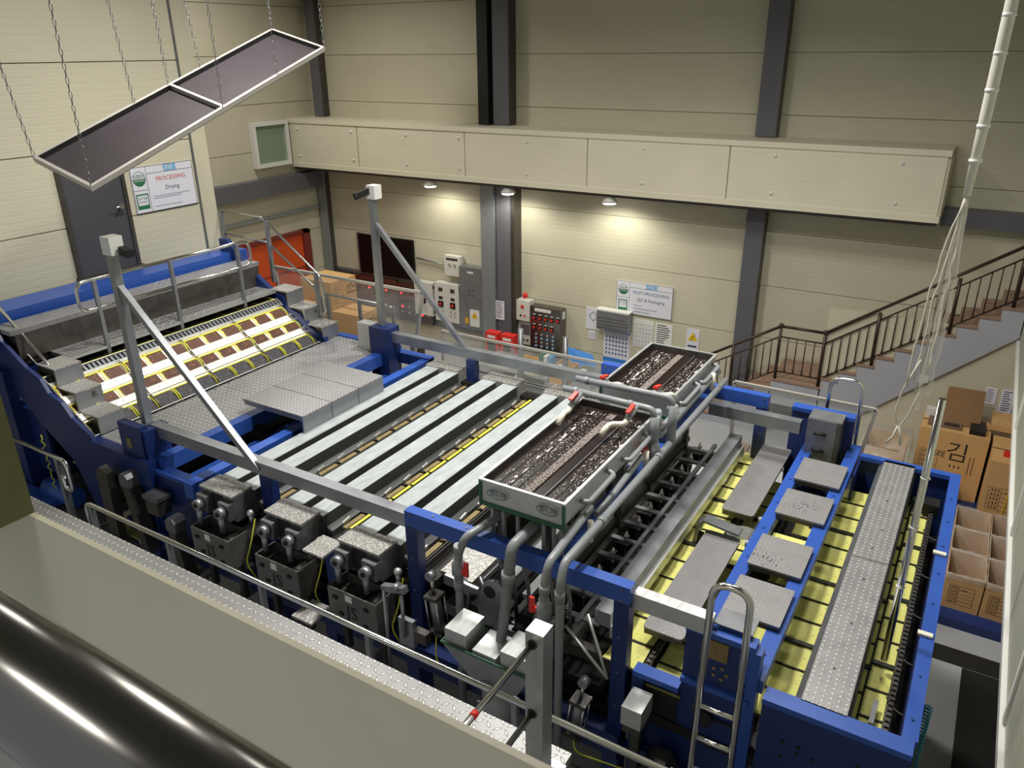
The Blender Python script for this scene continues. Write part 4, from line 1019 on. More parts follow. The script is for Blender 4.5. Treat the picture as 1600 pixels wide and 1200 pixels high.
B(-6.40, -6.18, 3.66, 3.82, 2.58, 2.62).build('cap', 'steel_mid', thing('gear_cover', (-6.3, 3.7, 2.5), 'small square steel gear cover beside the slanted drive arm', 'cover'))
B(-6.38, -6.2, 3.67, 3.81, 2.42, 2.58).build('body', 'steel_dark', bpy.data.objects['gear_cover'])
tag(MB().prism([(-7.0, 1.95), (-6.85, 1.95), (-6.82, 2.75), (-6.92, 2.8), (-7.0, 2.74)], 'y', 3.6, 3.68).build('cam_cover', 'steel_dark'), 'small dark rounded plate above the low steel box', 'cover')
mc = thing('low_mat_tray', (-6.9, 3.9, 2), 'low tray with one pale green mat left of slanted arm', 'tray')
B(-7.1, -6.7, 3.72, 3.95, 1.95, 1.97).build('mat', 'mat_slats', mc); MB().box(-7.12, -7.1, 3.7, 3.97, 1.93, 1.99).box(-6.7, -6.68, 3.7, 3.97, 1.93, 1.99).build('edge', 'steel_light', mc)
ye = tag(MB().tube([(-8.0 + .02 * math.sin(i * 1.9), 3.66 + .01 * math.cos(i * 1.3), 2.2 + i * .022) for i in range(30)], .006, 5).build('wire_bundle', 'yellow_cable'), 'tangled yellow green wires at the far lower left', 'wires')
tag(MB().cyl((-8.3, 3.75, 2.1), (-7.8, 3.75, 2.1), .11, 16).build('blue_motor', 'blue'), 'round blue motor under the near steps', 'motor')
tag(MB().box(-8.8, -8.0, 3.55, 3.7, 2.0, 2.06).build('blue_bar', 'blue'), 'low blue bar by the round blue motor', 'bar')
nr = thing('near_handrail', (-3.6, 3.14, 1.95), 'long steel tube handrail in front of the drive boxes', 'handrail')
MB().tube(rnd([(-6.42, 3.15, 2.42), (-6.42, 3.15, 2.80), (.3, 3.12, 2.80)], .08), .022, 12).build('rail', 'chrome', nr)
for x in (-6.34, -5.27, -4.18, -3.12, -2.05 + .12, -.9): MB().bar((x, 3.15, 1.95), (x, 3.15, 2.79), .04).build('post', 'steel', nr)
MB().tube([(-1.6, 3.14, 2.38), (.3, 3.13, 2.38)], .012, 8).build('lower_rail', 'steel', nr)
nr2 = thing('near_handrail', (-7.6, 3.5, 1.95), 'short tube handrail with rounded end at lower left', 'handrail')
MB().tube(rnd([(-9.3, 3.53, 2.80), (-7.30, 3.50, 2.80), (-7.30, 3.50, 2.46), (-7.42, 3.50, 2.46), (-7.42, 3.5, 2.6)], .09), .024, 12).build('rail', 'chrome', nr2)
MB().bar((-7.45, 3.5, 1.95), (-7.45, 3.5, 2.8), .055).build('post', 'steel', nr2)
# bright checker ledge, gate post, cream parapet, near steel rail
lg = tag(B(-7.2, -1.36, 2.42, 2.80, 2.96, 3.0).build('checker_ledge', 'checker_bright'), 'bright checker plate ledge running above the cream parapet edge', 'ledge')
B(-7.2, -1.36, 2.76, 2.80, 2.80, 2.96).build('ledge_face', 'steel_mid', lg)
gp = thing('gate_post', (-1.47, 2.63, 3.0), 'grey square gate post with two round bars at bottom', 'post')
B(-1.52, -1.42, 2.58, 2.68, 3.0, 3.93).build('upright', 'galv', gp)
B(-1.50, -1.34, 2.50, 2.70, 2.98, 3.02).build('foot', 'steel', gp)
for z in (3.86, 3.42):
    MB().cyl((-1.48, 1.2, z), (-1.48, 2.57, z), .016, 10).build('bar', 'chrome', gp)
    MB().cyl((-1.48, 2.572, z), (-1.48, 2.579, z), .026, 12).build('hole', 'black', gp)
MB().cyl((-1.48, 2.06, 3.86), (-1.48, 2.09, 3.86), .018, 10).build('red_tape', 'red', gp)
par = struct(B(-3.2, .5, 1.125, 1.145, 2.6, 5.0).build('wall_parapet', 'cream_plain'))
struct(B(-3.4, -2.66, -.6, 1.13, 5.02, 8.6).build('wall_near_left', 'olive'))
t = tag(MB().tube([(-4.0, .49, 5.47), (.6, .45, 5.47)], .10, 40).build('gloss_rail', 'steel_gloss'), 'thick glossy dark steel rail close up at lower left', 'rail')
# ------------------------------------------------------------------ hanging tray
A, Bq, Cq, Dq = [Vector(v) for v in ((-6.90, 3.67, 5.71), (-6.155, 3.67, 5.52), (-6.275, 6.575, 6.535), (-7.02, 6.575, 6.725))]
e1 = (Dq - A).normalized(); e2 = (Bq - A).normalized(); e3 = e2.cross(e1).normalized()
if e3.z < 0: e3 = -e3
L1 = (Dq - A).length; L2 = (Bq - A).length
def tp(a, b, c=0): return A + e1 * a + e2 * b + e3 * c
tr = thing('hanging_tray', tuple(tp(L1 / 2, L2 / 2)), 'long tilted brown metal tray with pale rim hanging on chains', 'tray')
mb = MB()
def tbox(a0, a1, b0, b1, c0, c1, m):
    p = [tp(a, b, c) for c in (c0, c1) for a, b in ((a0, b0), (a1, b0), (a1, b1), (a0, b1))]
    return m.poly(p, [(3, 2, 1, 0), (4, 5, 6, 7), (0, 1, 5, 4), (1, 2, 6, 5), (2, 3, 7, 6), (3, 0, 4, 7)])
tbox(0, L1, 0, L2, -.05, -.045, MB()).build('tray_sheet', 'tray_in', tr)
m_ = MB(); tbox(0, L1, 0, .03, -.045, .0, m_); tbox(0, L1, L2 - .03, L2, -.045, 0, m_); tbox(0, .03, .03, L2 - .03, -.045, 0, m_); tbox(L1 - .03, L1, .03, L2 - .03, -.045, 0, m_)
m2_ = MB(); tbox(.03, L1 - .03, .03, .034, -.044, -.002, m2_); tbox(L1 - .034, L1 - .03, .034, L2 - .03, -.044, -.002, m2_); m2_.build('inner_edge', 'black', tr)['kind'] = 'stuff'
m_.build('rim', 'tray_rim', tr)
tbox(L1 * .50, L1 * .50 + .03, .03, L2 - .03, -.045, 0, MB()).build('cross_bar', 'tray_rim', tr)
def chain(top, bot, label):
    top, bot = Vector(top), Vector(bot); d = bot - top; n = int(d.length / .05); mb = MB()
    x = d.normalized().orthogonal().normalized(); y = d.normalized().cross(x)
    for i in range(n):
        c = top + d * ((i + .5) / n); u = x if i % 2 else y; dn = d.normalized() * .026; h = u * .010
        mb.tube([c - dn + h * .6, c - dn * .5 + h, c + dn * .5 + h, c + dn + h * .6, c + dn - h * .6, c + dn * .5 - h, c - dn * .5 - h, c - dn - h * .6, c - dn + h * .6], .0032, 4, False)
    return tag(mb.build('chain', 'steel_mid'), label, 'chain', 'chains holding the hanging tray')
for (a, b), dx, dy, lab in [((.01, .01), -.35, -.25, 'thin steel chain to the left corner of hanging tray'), ((.01, L2 - .01), -.05, 0, 'thin steel chain to the lowest corner of hanging tray'),
      ((L1 * .36, .01), -.2, -.1, 'thin steel chain to the upper edge of tray, near third'), ((L1 * .5, .01), -.05, -.05, 'thin steel chain to the middle crossbar of tray'),
      ((L1 * .5, L2 - .01), -.02, 0, 'thin steel chain to the lower edge middle of tray'), ((L1 * .64, .01), -.2, -.1, 'thin steel chain to the upper edge of tray, far third'),
      ((L1 * .75, L2 - .01), 0, 0, 'thin steel chain to the lower edge of tray, far part'), ((L1 - .01, .01), 0, -.1, 'thin steel chain to the top corner of hanging tray'), ((L1 - .01, L2 - .01), 0, -.05, 'thin steel chain to the right corner of hanging tray')]:
    p = tp(a, b, .0); chain((p.x + dx, p.y + dy, 9.0), p, lab)
# lamps
hb = thing('high_bay_lamp', (-10.9, 12, 7.5), 'bright round high bay lamp near the top left', 'lamp')
MB().cyl((-10.9, 12, 7.50), (-10.9, 12, 7.60), .22, 24, .12).build('shade', 'white', hb)
MB().cyl((-10.9, 12, 7.47), (-10.9, 12, 7.497), .17, 24).build('lens', 'lamp_glow', hb)
MB().cyl((-10.9, 12, 7.6), (-10.9, 12, 9.5), .015, 8).build('stem', 'white', hb)
for i, x in enumerate((-10.4, -8.45, -6.2)):
    t = thing('downlight', (x, 13.7, 3.8), ['left downlight under the wall box beam', 'downlight under the box beam in front of the middle column', 'right downlight under the wall box beam'][i], 'lamp')
    MB().cyl((x, 13.7, 3.82), (x, 13.7, 3.93), .16, 20, .07).build('shade', 'white', t)
    MB().cyl((x, 13.7, 3.79), (x, 13.7, 3.81), .12, 20).build('lens', 'lamp_glow', t)
# taped pole and ropes
wp = thing('taped_cable', (-.16, 6, 5.5), 'white taped cable bundle hanging from above at right', 'cable')
MB().tube([(-.10, 5.9, 9.4), (-.135, 5.9, 7.4), (-.15, 5.9, 6.1), (-.16, 5.9, 5.6)], .035, 12, True, [.042, .038, .034, .024]).build('bundle', 'tape', wp)
for k in range(8):
    MB().cyl((-.133 - k * .003, 5.9, 7.3 - k * .21), (-.133 - k * .003, 5.9, 7.28 - k * .21), .0385, 12).build('tape_ring', 'white', wp)
rp = thing('rope_bundle', (-.16, 5.9, 5), 'loose white ropes and clear tubing hanging below taped cable', 'rope')
rg = random.Random(5)
for k, (dx, zb, m, r) in enumerate(((-.05, 4.28, 'rope', .007), (-.02, 4.2, 'rope', .007), (.0, 4.08, 'film', .014), (.03, 4.5, 'rope', .006), (.055, 4.2, 'film', .016), (-.09, 4.25, 'rope', .008), (.02, 4.35, 'tape', .008))):
    pts = [(-.16, 5.9, 5.6)]
    for i in range(1, 14):
        tt = i / 13; pts.append((-.16 + dx * math.sin(min(tt * 2.2, 1.6)) * 1.0 - .03 * tt + rg.uniform(-.008, .008), 5.9 + .03 * math.cos(k * 2), 5.6 + (zb - 5.6) * tt))
    MB().tube(pts, r, 7).build('strand', m, rp)
lp = [(-.22, 5.9, 4.45), (-.30, 5.9, 4.2), (-.32, 5.9, 4.0), (-.27, 5.9, 3.9), (-.22, 5.9, 4.05), (-.19, 5.9, 4.2)]
MB().tube(rnd(lp, .05), .007, 6).build('loop', 'rope', rp)
MB().tube([(-.28, 5.9, 3.92), (-.3, 5.9, 3.82), (-.34, 5.9, 3.76)], .009, 6).tube([(-.28, 5.9, 3.92), (-.25, 5.9, 3.84), (-.24, 5.9, 3.77)], .011, 6).build('tassel', 'rope', rp)
quad((-.18, 5.86, 4.33), (1, 0, 0), (0, 0, 1), -.03, .03, -.03, .03).build('paper_tag', 'white', rp)
# ------------------------------------------------------------------ stair on the back wall
st = thing('wall_stair', (-1.0, 13.8, 0), 'tiled stair with grey stringer climbing right along back wall', 'stairs')
YS = 13.3
prof = [(-1.95, 1.09)]
tr0 = None
for i in range(10):
    x = -1.93 + .262 * i; z = 1.09 + .182 * (i + 1)
    prof += [(x, z - .182), (x, z)]
    a = B(x - .015, x + .262, YS - .02, YS + 1.1, z - .03, z).build('tread', 'tile', st)
    b = B(x - .012, x, YS, YS + 1.1, z - .182, z - .03).build('riser', 'tile', st)
prof += [(.72, 1.09 + 1.82), (.72, 2.5), (-1.3, .72), (-1.95, .62)]
MB().prism([(p[0], p[1] - .03) for p in prof], 'y', YS, YS + 1.08).build('stringer', 'stair_side', st)
B(-2.78, -1.93, YS - .02, YS + 1.1, 1.06, 1.09).build('landing_tile', 'tile', st)
B(-2.76, -1.93, YS, YS + 1.08, .62, 1.06).build('landing_slab', 'stair_side', st)
for i in range(5):
    x = -2.78 - .262 * (i + 1); z = 1.09 - .182 * (i + 1)
    B(x, x + .262, YS - .02, YS + 1.1, z - .03, z).build('tread', 'tile', st)
    B(x, x + .262, YS, YS + 1.08, 0, z - .03).build('lower_block', 'stair_side', st)
struct(B(-1.98, .9, YS + .06, YS + .12, 0, 2.5).build('wall_under_stair', 'cream_plain'))
ba = thing('stair_balustrade', (-1.0, 13.25, 1), 'dark bronze metal balustrade with round newel knobs on stair', 'balustrade')
yb = YS + .03
seg = [((-4.1, .26), (-2.71, 1.13)), ((-2.71, 1.13), (-1.98, 1.13)), ((-1.98, 1.13), (.70, 3.02))]
bal = None
for (xa, za), (xb, zb) in seg:
    MB().tube([(xa, yb, za + .93), (xb, yb, zb + .93)], .026, 8).build('top_rail', 'bronze', ba)
    MB().tube([(xa, yb, za + .74), (xb, yb, zb + .74)], .014, 6).build('mid_rail', 'bronze', ba)
    MB().tube([(xa, yb, za + .10), (xb, yb, zb + .10)], .014, 6).build('bottom_rail', 'bronze', ba)
    n = int((xb - xa) / .125)
    for k in range(1, n):
        x = xa + (xb - xa) * k / n; z = za + (zb - za) * k / n
        if bal is None:
            bal = MB().cyl((x, yb, z + .10), (x, yb, z + .74), .011, 6).cyl((x, yb, z + .11), (x, yb, z + .15), .018, 6).build('baluster', 'bronze', ba); b0_ = (x, z)
        else: dup(bal, (x - b0_[0], 0, z - b0_[1]))
for x, z, kn in ((-3.49, .64, 0), (-2.71, 1.09, 1), (-1.98, 1.09, 1), (-1.21, 1.6, 0), (-.20, 2.3, 0), (.55, 2.85, 0)):
    mb = MB().cyl((x, yb, z), (x, yb, z + .95 - .0), .027, 8)
    if kn: mb.ball((x, yb, z + .98), .045, 10, 6)
    mb.build('newel', 'bronze', ba)
# ------------------------------------------------------------------ packing corner at right
def carton(name, x0, x1, y0, y1, z0, z1, label, open_=False, tint='cardboard', grp=None):
    t = thing(name, ((x0 + x1) / 2, (y0 + y1) / 2, z0), label, 'carton', grp)
    if open_:
        MB().open_box(x0, x1, y0, y1, z0, z1, .008).build('body', tint, t)
        B(x0 + .008, x1 - .008, y0 + .008, y1 - .008, z0 + .008, z0 + .03).build('bottom', 'cardboard_in', t)
    else:
        B(x0, x1, y0, y1, z0, z1).build('body', tint, t)
        B(x0 - .001, x1 + .001, (y0 + y1) / 2 - .02, (y0 + y1) / 2 + .02, z1, z1 + .002).build('tape', 'cardboard_dark', t)
    return t
def info_table(t, org, xd, yd, wd, ht):
    mb = MB()
    for k in range(6):
        v = ht * k / 5; q = quad(org, xd, yd, 0, wd, v - .002, v + .002, .002); mb.poly(q.v, q.f)
    for u in (0, wd * .38, wd): q = quad(org, xd, yd, u - .002, u + .002, 0, ht, .002); mb.poly(q.v, q.f)
    for k in range(5):
        for u in (.08, .18, .28): q = quad(org, xd, yd, wd * u, wd * (u + .05), ht * (k + .3) / 5, ht * (k + .65) / 5, .002); mb.poly(q.v, q.f)
    for u in (.5, .58, .66): q = quad(org, xd, yd, wd * u, wd * (u + .05), ht * .82, ht * .87, .002); mb.poly(q.v, q.f)
    mb.build('printed_table', 'ink', t)
def kim(t, org, xd, yd, s):
    text('김', s, org, xd, yd, 'ink', t)
o_ = B(.0, 1.6, 9.2, 11.4, .0, .12).build('blue_pallet', 'navy'); tag(o_, 'blue pallet under the open bag lined cartons', 'pallet')
o_ = B(-.4, 1.7, 11.7, 12.9, .0, .12).build('blue_pallet', 'navy'); tag(o_, 'blue pallet under the big printed cartons by the stair wall', 'pallet')
for c in range(2):
    for r in range(3):
        x0 = .40 + c * .425; y0 = 9.42 + r * .585
        lab = 'open bag lined carton, %s column, %s' % (['left', 'right'][c], ['nearest of three', 'middle of three', 'farthest of three'][r])
        t = carton('open_carton', x0, x0 + .41, y0, y0 + .57, .12, .6, lab, True, grp='open cartons on the pallet')
        mb = MB(); n = 8; rg = random.Random(r * 3 + c)
        rim = []
        for i in range(n * 4):
            s_, u = divmod(i, n); u /= n
            px_, py_ = [(u, 0), (1, u), (1 - u, 1), (0, 1 - u)][s_]
            rim.append((x0 + .41 * px_, y0 + .57 * py_))
        cx_, cy_ = x0 + .205, y0 + .285; v = []
        for lv, (sc, z) in enumerate(((1.03, .54), (1.035, .60), (1.0, .625), (.95, .60), (.93, .35), (.93, .17))):
            for (a, b) in rim: v.append((cx_ + (a - cx_) * sc + rg.uniform(-.006, .006), cy_ + (b - cy_) * sc + rg.uniform(-.006, .006), z + rg.uniform(-.012, .012)))
        m4 = n * 4
        mb.poly(v, [(l * m4 + i, l * m4 + (i + 1) % m4, (l + 1) * m4 + (i + 1) % m4, (l + 1) * m4 + i) for l in range(5) for i in range(m4)], True)
        mb.build('bag_liner', 'film', t)
        if r == 0: info_table(t, (x0 + .06, y0, .2), (1, 0, 0), (0, 0, 1), .27, .26)
bc_ = carton('printed_carton', -.28, .64, 12.3, 12.95, .12, 1.19, 'big upright carton printed with large Korean letters')
kim(bc_, (.27, 12.3, .86), (1, 0, 0), (0, 0, 1), .34)
text('재래', .13, (-.0, 12.3, .80), (1, 0, 0), (0, 0, 1), 'ink', bc_)
info_table(bc_, (-.22, 12.3, .45), (1, 0, 0), (0, 0, 1), .25, .4)
for x in (.45, .5): quad((x, 12.3, .55), (1, 0, 0), (0, 0, 1), -.005, .005, 0, .3, .002).build('small_print', 'ink', bc_)
for k in range(3): quad((.2 + k * .06, 12.3, .62), (1, 0, 0), (0, 0, 1), 0, .02, 0, .04, .002).build('symbol', 'ink', bc_)
c2 = carton('printed_carton', .68, 1.3, 11.7, 12.6, .12, 1.15, 'tall carton with yellow strap against right wall edge')
info_table(c2, (.74, 11.7, .4), (1, 0, 0), (0, 0, 1), .4, .35)
MB().bar((.95, 11.69, .12), (1.0, 11.69, 1.15), .015, .004).build('strap', 'sign_yellow', c2)
B(.82, .92, 11.9, 12.0, 1.15, 1.21).build('red_label', 'red', c2)
t = carton('bagged_carton', -1.0, -.40, 11.7, 12.4, .12, .95, 'open carton with clear bag left of the big printed carton', True)
MB().poly([(-1.04, 11.66, .7), (-.36, 11.66, .68), (-.33, 12.44, .72), (-1.05, 12.44, .7), (-1.02, 11.68, 1.0), (-.38, 11.7, .96), (-.36, 12.4, 1.06), (-1.0, 12.42, 1.02), (-.9, 11.8, .7), (-.5, 11.8, .7), (-.5, 12.3, .7), (-.9, 12.3, .7)],
          [(0, 1, 5, 4), (1, 2, 6, 5), (2, 3, 7, 6), (3, 0, 4, 7), (4, 5, 9, 8), (5, 6, 10, 9), (6, 7, 11, 10), (7, 4, 8, 11)], True).build('bag', 'film', t)
tag(MB().poly([(-.05, 12.55, 1.20), (.48, 12.60, 1.20), (.47, 12.98, 1.66), (-.03, 12.95, 1.66), (-.05, 12.57, 1.19), (.48, 12.62, 1.19), (.47, 13.0, 1.65), (-.03, 12.97, 1.65)], [(0, 1, 2, 3), (7, 6, 5, 4), (0, 4, 5, 1), (1, 5, 6, 2), (2, 6, 7, 3), (3, 7, 4, 0)]).build('cardboard_sheet', 'cardboard_dark'), 'brown cardboard sheet leaning on top of the big carton', 'cardboard')
t = tag(B(-.2, .25, 12.4, 12.7, 1.193, 1.23).build('flat_box', 'cardboard_in'), 'flat box with dark print lying on the big carton', 'box')
quad((.02, 12.42, 1.231), (1, 0, 0), (0, 1, 0), 0, .2, 0, .12).build('print', 'ink', t)
tag(B(-.26, -.08, 12.72, 12.85, 1.19, 1.32).build('small_box', 'box_white'), 'small grey box at left on top of big carton', 'box')
tag(B(.36, .56, 12.35, 12.75, 1.193, 1.26).build('dark_box', 'blackish'), 'dark flat case lying on the big carton, right side', 'case')
for k in range(4): tag(B(.62, 1.2, 12.65, 13.2, .9 + k * .1, .99 + k * .1).build('flat_cardboard', 'cardboard_in' if k < 3 else 'cardboard'), ['lowest bundle of flat cardboard behind strapped carton', 'second bundle of flat cardboard from bottom behind strapped carton', 'third bundle of flat cardboard behind strapped carton', 'light top bundle of flat cardboard behind strapped carton'][k], 'cardboard', 'stacked flat cardboard')
tag(B(.62, 1.2, 12.65, 13.2, 0, .89).build('storage_crate', 'blackish'), 'dark crate under the stacked flat cardboard', 'crate')
def sheet_on_wall(x0, x1, y, z0, z1, label, lines=6, m='paper', name='wall_paper', ink='letter', cat='paper'):
    t = tag(B(x0, x1, y - .012, y, z0, z1).build(name, m), label, cat); OFF[t.name] = Vector()
    mb = MB(); hh = z1 - z0; ww = x1 - x0; rg = random.Random(int(x0 * 100))
    for k in range(lines):
        z = z1 - hh * (k + 1) / (lines + 1.2); e = rg.uniform(.55, .88)
        q = quad((x0, y - .012, z), (1, 0, 0), (0, 0, 1), ww * .12, ww * e, 0, hh * .035, .002); mb.poly(q.v, q.f)
    if lines: mb.build('print_lines', ink, t)
    return t
sheet_on_wall(.47, .63, YS + .06, 1.33, 1.60, 'white notice sheet on wall under stair, left one')
sheet_on_wall(.69, .86, YS + .06, 1.22, 1.61, 'safety instruction sheet on wall under stair, right one', 9)
# thin flat black areas on the floor
tag(B(.36, 2.0, 8.52, 8.80, 0, .012).build('black_floor_area', 'black'), 'narrow black floor area across the aisle at right', 'mat')
tag(B(.73, 2.0, 5.0, 8.50, 0, .012).build('black_floor_area', 'black'), 'large black floor area at the lower right', 'mat')
t = tag(B(.15, .34, 12.0, 12.2, .0, .5).build('white_bin', 'box_white'), 'small white box between end box and cartons', 'box')
# ------------------------------------------------------------------ items on the back wall
W = YB
tv = thing('television', (-12.3, W, 1.8), 'large black wall television above the control panels', 'television')
B(-13.15, -11.48, W - .10, W - .02, 1.42, 2.38).build('screen_body', 'screen', tv); B(-13.19, -13.15, W - .11, W - .02, 1.40, 2.40).build('side_edge', 'steel', tv)
sp_ = struct(B(-14.28, -9.40, W - .03, W, .35, 1.42).build('trim_splash_panel', 'steel'))
def panel_box(x0, x1, z0, z1, d, m, label, name='control_box', cat='control box'):
    t = thing(name, ((x0 + x1) / 2, W, z0), label, cat)
    B(x0, x1, W - .035 - d, W - .035, z0, z1).build('cabinet', m, t); return t, W - .035 - d
def knob(t, x, z, y, r, m, n='button'): MB().cyl((x, y - .02, z), (x, y, z), r, 10).build(n, m, t)
for i, (x0, x1, m) in enumerate(((-14.15, -13.45, 'control_front'), (-13.38, -12.72, 'control_front'), (-12.65, -12.0, 'control_front'), (-11.98, -10.95, 'control_brown'))):
    t, y = panel_box(x0, x1, .90, 1.36 if i < 3 else 1.32, .12, m, ['dark steel control panel at the far left corner', 'second dark control panel from the corner', 'third dark control panel under the television', 'wide bronze control panel under the television right side'][i])
    n = 3 if i < 3 else 5
    for k in range(n):
        xx = x0 + (x1 - x0) * (k + .7) / (n + .4)
        knob(t, xx, 1.24, y, .03, 'black'); knob(t, xx, 1.08, y, .022, 'led_red' if (k + i) % 3 == 0 else 'red')
    B(x0 + .2, x0 + .4, y - .004, y, 1.14, 1.18).build('name_plate', 'white', t)
t, y = panel_box(-11.98, -10.95, .38, .86, .10, 'control_front', 'lower steel control panel with pilot lamps by cartons')
for k in range(5):
    for j in range(2): knob(t, -11.85 + k * .2, .74 - j * .14, y, .025, 'led_red' if (k + j) % 4 == 0 else 'steel_light')
for i, (x0, x1, z0, z1) in enumerate(((-10.8, -10.16, .72, 1.50), (-10.12, -9.48 - .6 + .05, .66, 1.60))): pass
def meter_box(x0, x1, z0, z1, cols, label):
    t, y = panel_box(x0, x1, z0, z1, .2, 'box_white', label)
    w_ = x1 - x0; h_ = z1 - z0
    for c in range(cols):
        xx = x0 + w_ * (c + .5) / cols
        B(xx - .06, xx + .06, y - .006, y, z1 - h_ * .22, z1 - h_ * .12).build('meter', 'steel_dark', t)
        B(xx - .055, xx + .055, y - .006, y, z1 - h_ * .42, z1 - h_ * .35).build('display', 'black', t)
        B(xx - .07, xx + .07, y - .02, y, z1 - h_ * .62, z1 - h_ * .47).build('switch_plate', 'black', t)
        knob(t, xx, z1 - h_ * .545, y - .02, .035, 'red')
        for k in range(2):
            for j in range(2): knob(t, xx - .06 + k * .12, z1 - h_ * (.72 + .1 * j), y, .02, 'steel_light')
    for z in (z0 + .1, z1 - .1): B(x1, x1 + .015, y + .03, y + .1, z - .03, z + .03).build('hinge', 'steel_dark', t)
    return t
meter_box(-11.38, -10.86, .66, 1.46, 1, 'white control box with one red switch right of bronze panel')
meter_box(-10.78, -10.10, .60, 1.52, 2, 'white control box with two red switches')
t, y = panel_box(-10.50, -10.06, 1.72, 2.18, .16, 'box_white', 'small white wall box above the double switch box')
knob(t, -10.34, 1.98, y, .035, 'steel_light'); knob(t, -10.20, 1.98, y, .035, 'steel_light'); B(-10.44, -10.12, y - .004, y, 2.08, 2.13).build('caption', 'steel_dark', t)
t, y = panel_box(-10.05, -9.42, .55, 2.0, .22, 'steel', 'tall stainless cabinet left of the middle column', 'steel_cabinet', 'cabinet')
B(-9.82, -9.66, y - .004, y, 1.86, 1.90).build('name_plate', 'white', t)
for a in (-.06, .06):
    for b in (-.06, .06): knob(t, -9.72 + a, 1.42 + b, y, .012, 'black')
wsn = B(-9.78, -9.52, y - .006, y, .62, 1.02).build('warning_plate', 'white', t)
MB().prism([(-9.74, .82), (-9.56, .82), (-9.65, .98)], 'y', y - .01, y - .006).build('triangle', 'sign_yellow', t)
text('⚡', .12, (-9.65, y - .008, .87), (1, 0, 0), (0, 0, 1), 'black', t)
B(-9.92, -9.82, y - .006, y, .66, .80).build('orange_tag', 'plastic_yellow', t)
tag(MB().tube([(-11.4, W - .06, 1.98), (-10.9, W - .06, 1.94), (-10.5, W - .06, 1.90)], .02, 8).build('conduit', 'steel'), 'thin grey conduit between television and small white box', 'conduit')
t = sheet_on_wall(-9.0, -8.78, 14.04, .95, 1.38, 'white notice sheet on the middle column', 8)
# right of the column
t, y = panel_box(-8.54, -8.20, .98, 1.44, .22, 'box_white', 'white box with red beacon right of the middle column', 'beacon_box')
knob(t, -8.38, 1.30, y, .04, 'red'); knob(t, -8.42, 1.10, y, .022, 'black'); knob(t, -8.32, 1.10, y, .022, 'red')
MB().cyl((-8.37, y + .1, 1.44), (-8.37, y + .1, 1.47), .06, 12).build('beacon_base', 'white', t); MB().ball((-8.37, y + .1, 1.52), .06, 12, 8, (1, 1, 1.3)).build('beacon', 'red', t)
t, y = panel_box(-8.54, -8.20, .40, .94, .12, 'box_white', 'white box with square window below the beacon box', 'meter_cabinet', 'cabinet')
B(-8.49, -8.25, y - .006, y, .62, .86).build('window', 'steel', t); knob(t, -8.41, .5, y, .025, 'black'); knob(t, -8.31, .5, y, .025, 'black')
t, y = panel_box(-8.17, -7.42, .36, 1.36, .24, 'control_front', 'large stainless control cabinet with rows of red switches', 'switch_cabinet', 'cabinet')
B(-8.06, -7.66, y - .006, y, 1.26, 1.33).build('title_plate', 'white', t)
sw = None
for r, (n, z) in enumerate(((5, 1.12), (4, .90))):
    for k in range(n):
        xx = -8.07 + k * .145
        a = B(xx - .045, xx + .045, y - .01, y, z - .055, z + .045).build('switch_plate', 'black', t); knob(t, xx, z - .01, y - .01, .03, 'red', 'switch')
        B(xx - .03, xx + .03, y - .005, y, z + .055, z + .075).build('tag', 'white', t)
for r in range(4):
    for k in range(4): knob(t, -8.02 + k * .14, .74 - r * .09, y, .026, 'pale_blue' if r % 2 else 'steel_light')
B(-7.42, -7.415, W - .2, W - .08, 1.14, 1.3).build('side_label', 'white', t)
sheet_on_wall(-6.95, -6.62, W, .98, 1.46, 'white warning paper with black diamond sign', 0)
mb = MB(); c_ = Vector((-6.78, W - .014, 1.27)); v = []
for k in range(4): a = PI / 2 * k; v += [c_ + Vector((math.cos(a) * .11, 0, math.sin(a) * .11)), c_ + Vector((math.cos(a) * .095, 0, math.sin(a) * .095))]
mb.poly(v, [(2 * k, (2 * k + 2) % 8, (2 * k + 3) % 8, 2 * k + 1) for k in range(4)]).build('diamond_mark', 'black', bpy.data.objects['wall_paper.003'] if 'wall_paper.003' in bpy.data.objects else bpy.data.objects['wall_paper'])
sheet_on_wall(-6.88, -6.72, W, .76, .93, 'small white square notice under the diamond sign', 2)
t, y = panel_box(-6.60, -5.95 + .06, 1.10, 1.50, .2, 'steel', 'grey wall mounted air unit above the calendar', 'air_unit', 'appliance')
for k in range(4): B(-6.58, -5.92, y - .004, y, 1.14 + k * .07, 1.15 + k * .07).build('louvre', 'steel_dark', t)
B(-6.62, -5.88, y, W - .04, 1.50, 1.53).build('lid', 'white', t)
t = sheet_on_wall(-6.52, -5.92, W, .32, 1.08, 'big blue and white wall calendar below the grey unit', 0, 'paper', 'calendar', cat='calendar')
for r in range(5):
    for k in range(7): quad((-6.47 + k * .075, W - .012, .86 - r * .09), (1, 0, 0), (0, 0, 1), 0, .035, 0, .045, .002).build('date_mark', 'letter_blue', t)
B(-6.52, -5.92, W - .014, W - .012, .33, .42).build('blue_band', 'plastic_blue', t); B(-6.52, -5.92, W - .014, W - .012, .99, 1.08).build('picture_band', 'pale_blue', t)
t = sheet_on_wall(-5.86, -5.42 + .58 - .58, W, .78, 1.38, 'white monthly planning board under the sign', 0, 'white', 'planning_board', cat='whiteboard')
for k in range(7): quad((-5.84 + k * .066, W - .012, .82), (1, 0, 0), (0, 0, 1), 0, .004, 0, .46, .002).build('grid_line', 'steel_mid', t)
for k in range(6): quad((-5.84, W - .012, .82 + k * .09), (1, 0, 0), (0, 0, 1), 0, .40, 0, .004, .002).build('grid_line', 'steel_mid', t)
mb = MB()
t['label'] = 'white monthly planning board under the sign'
t.scale = (1, 1, 1)
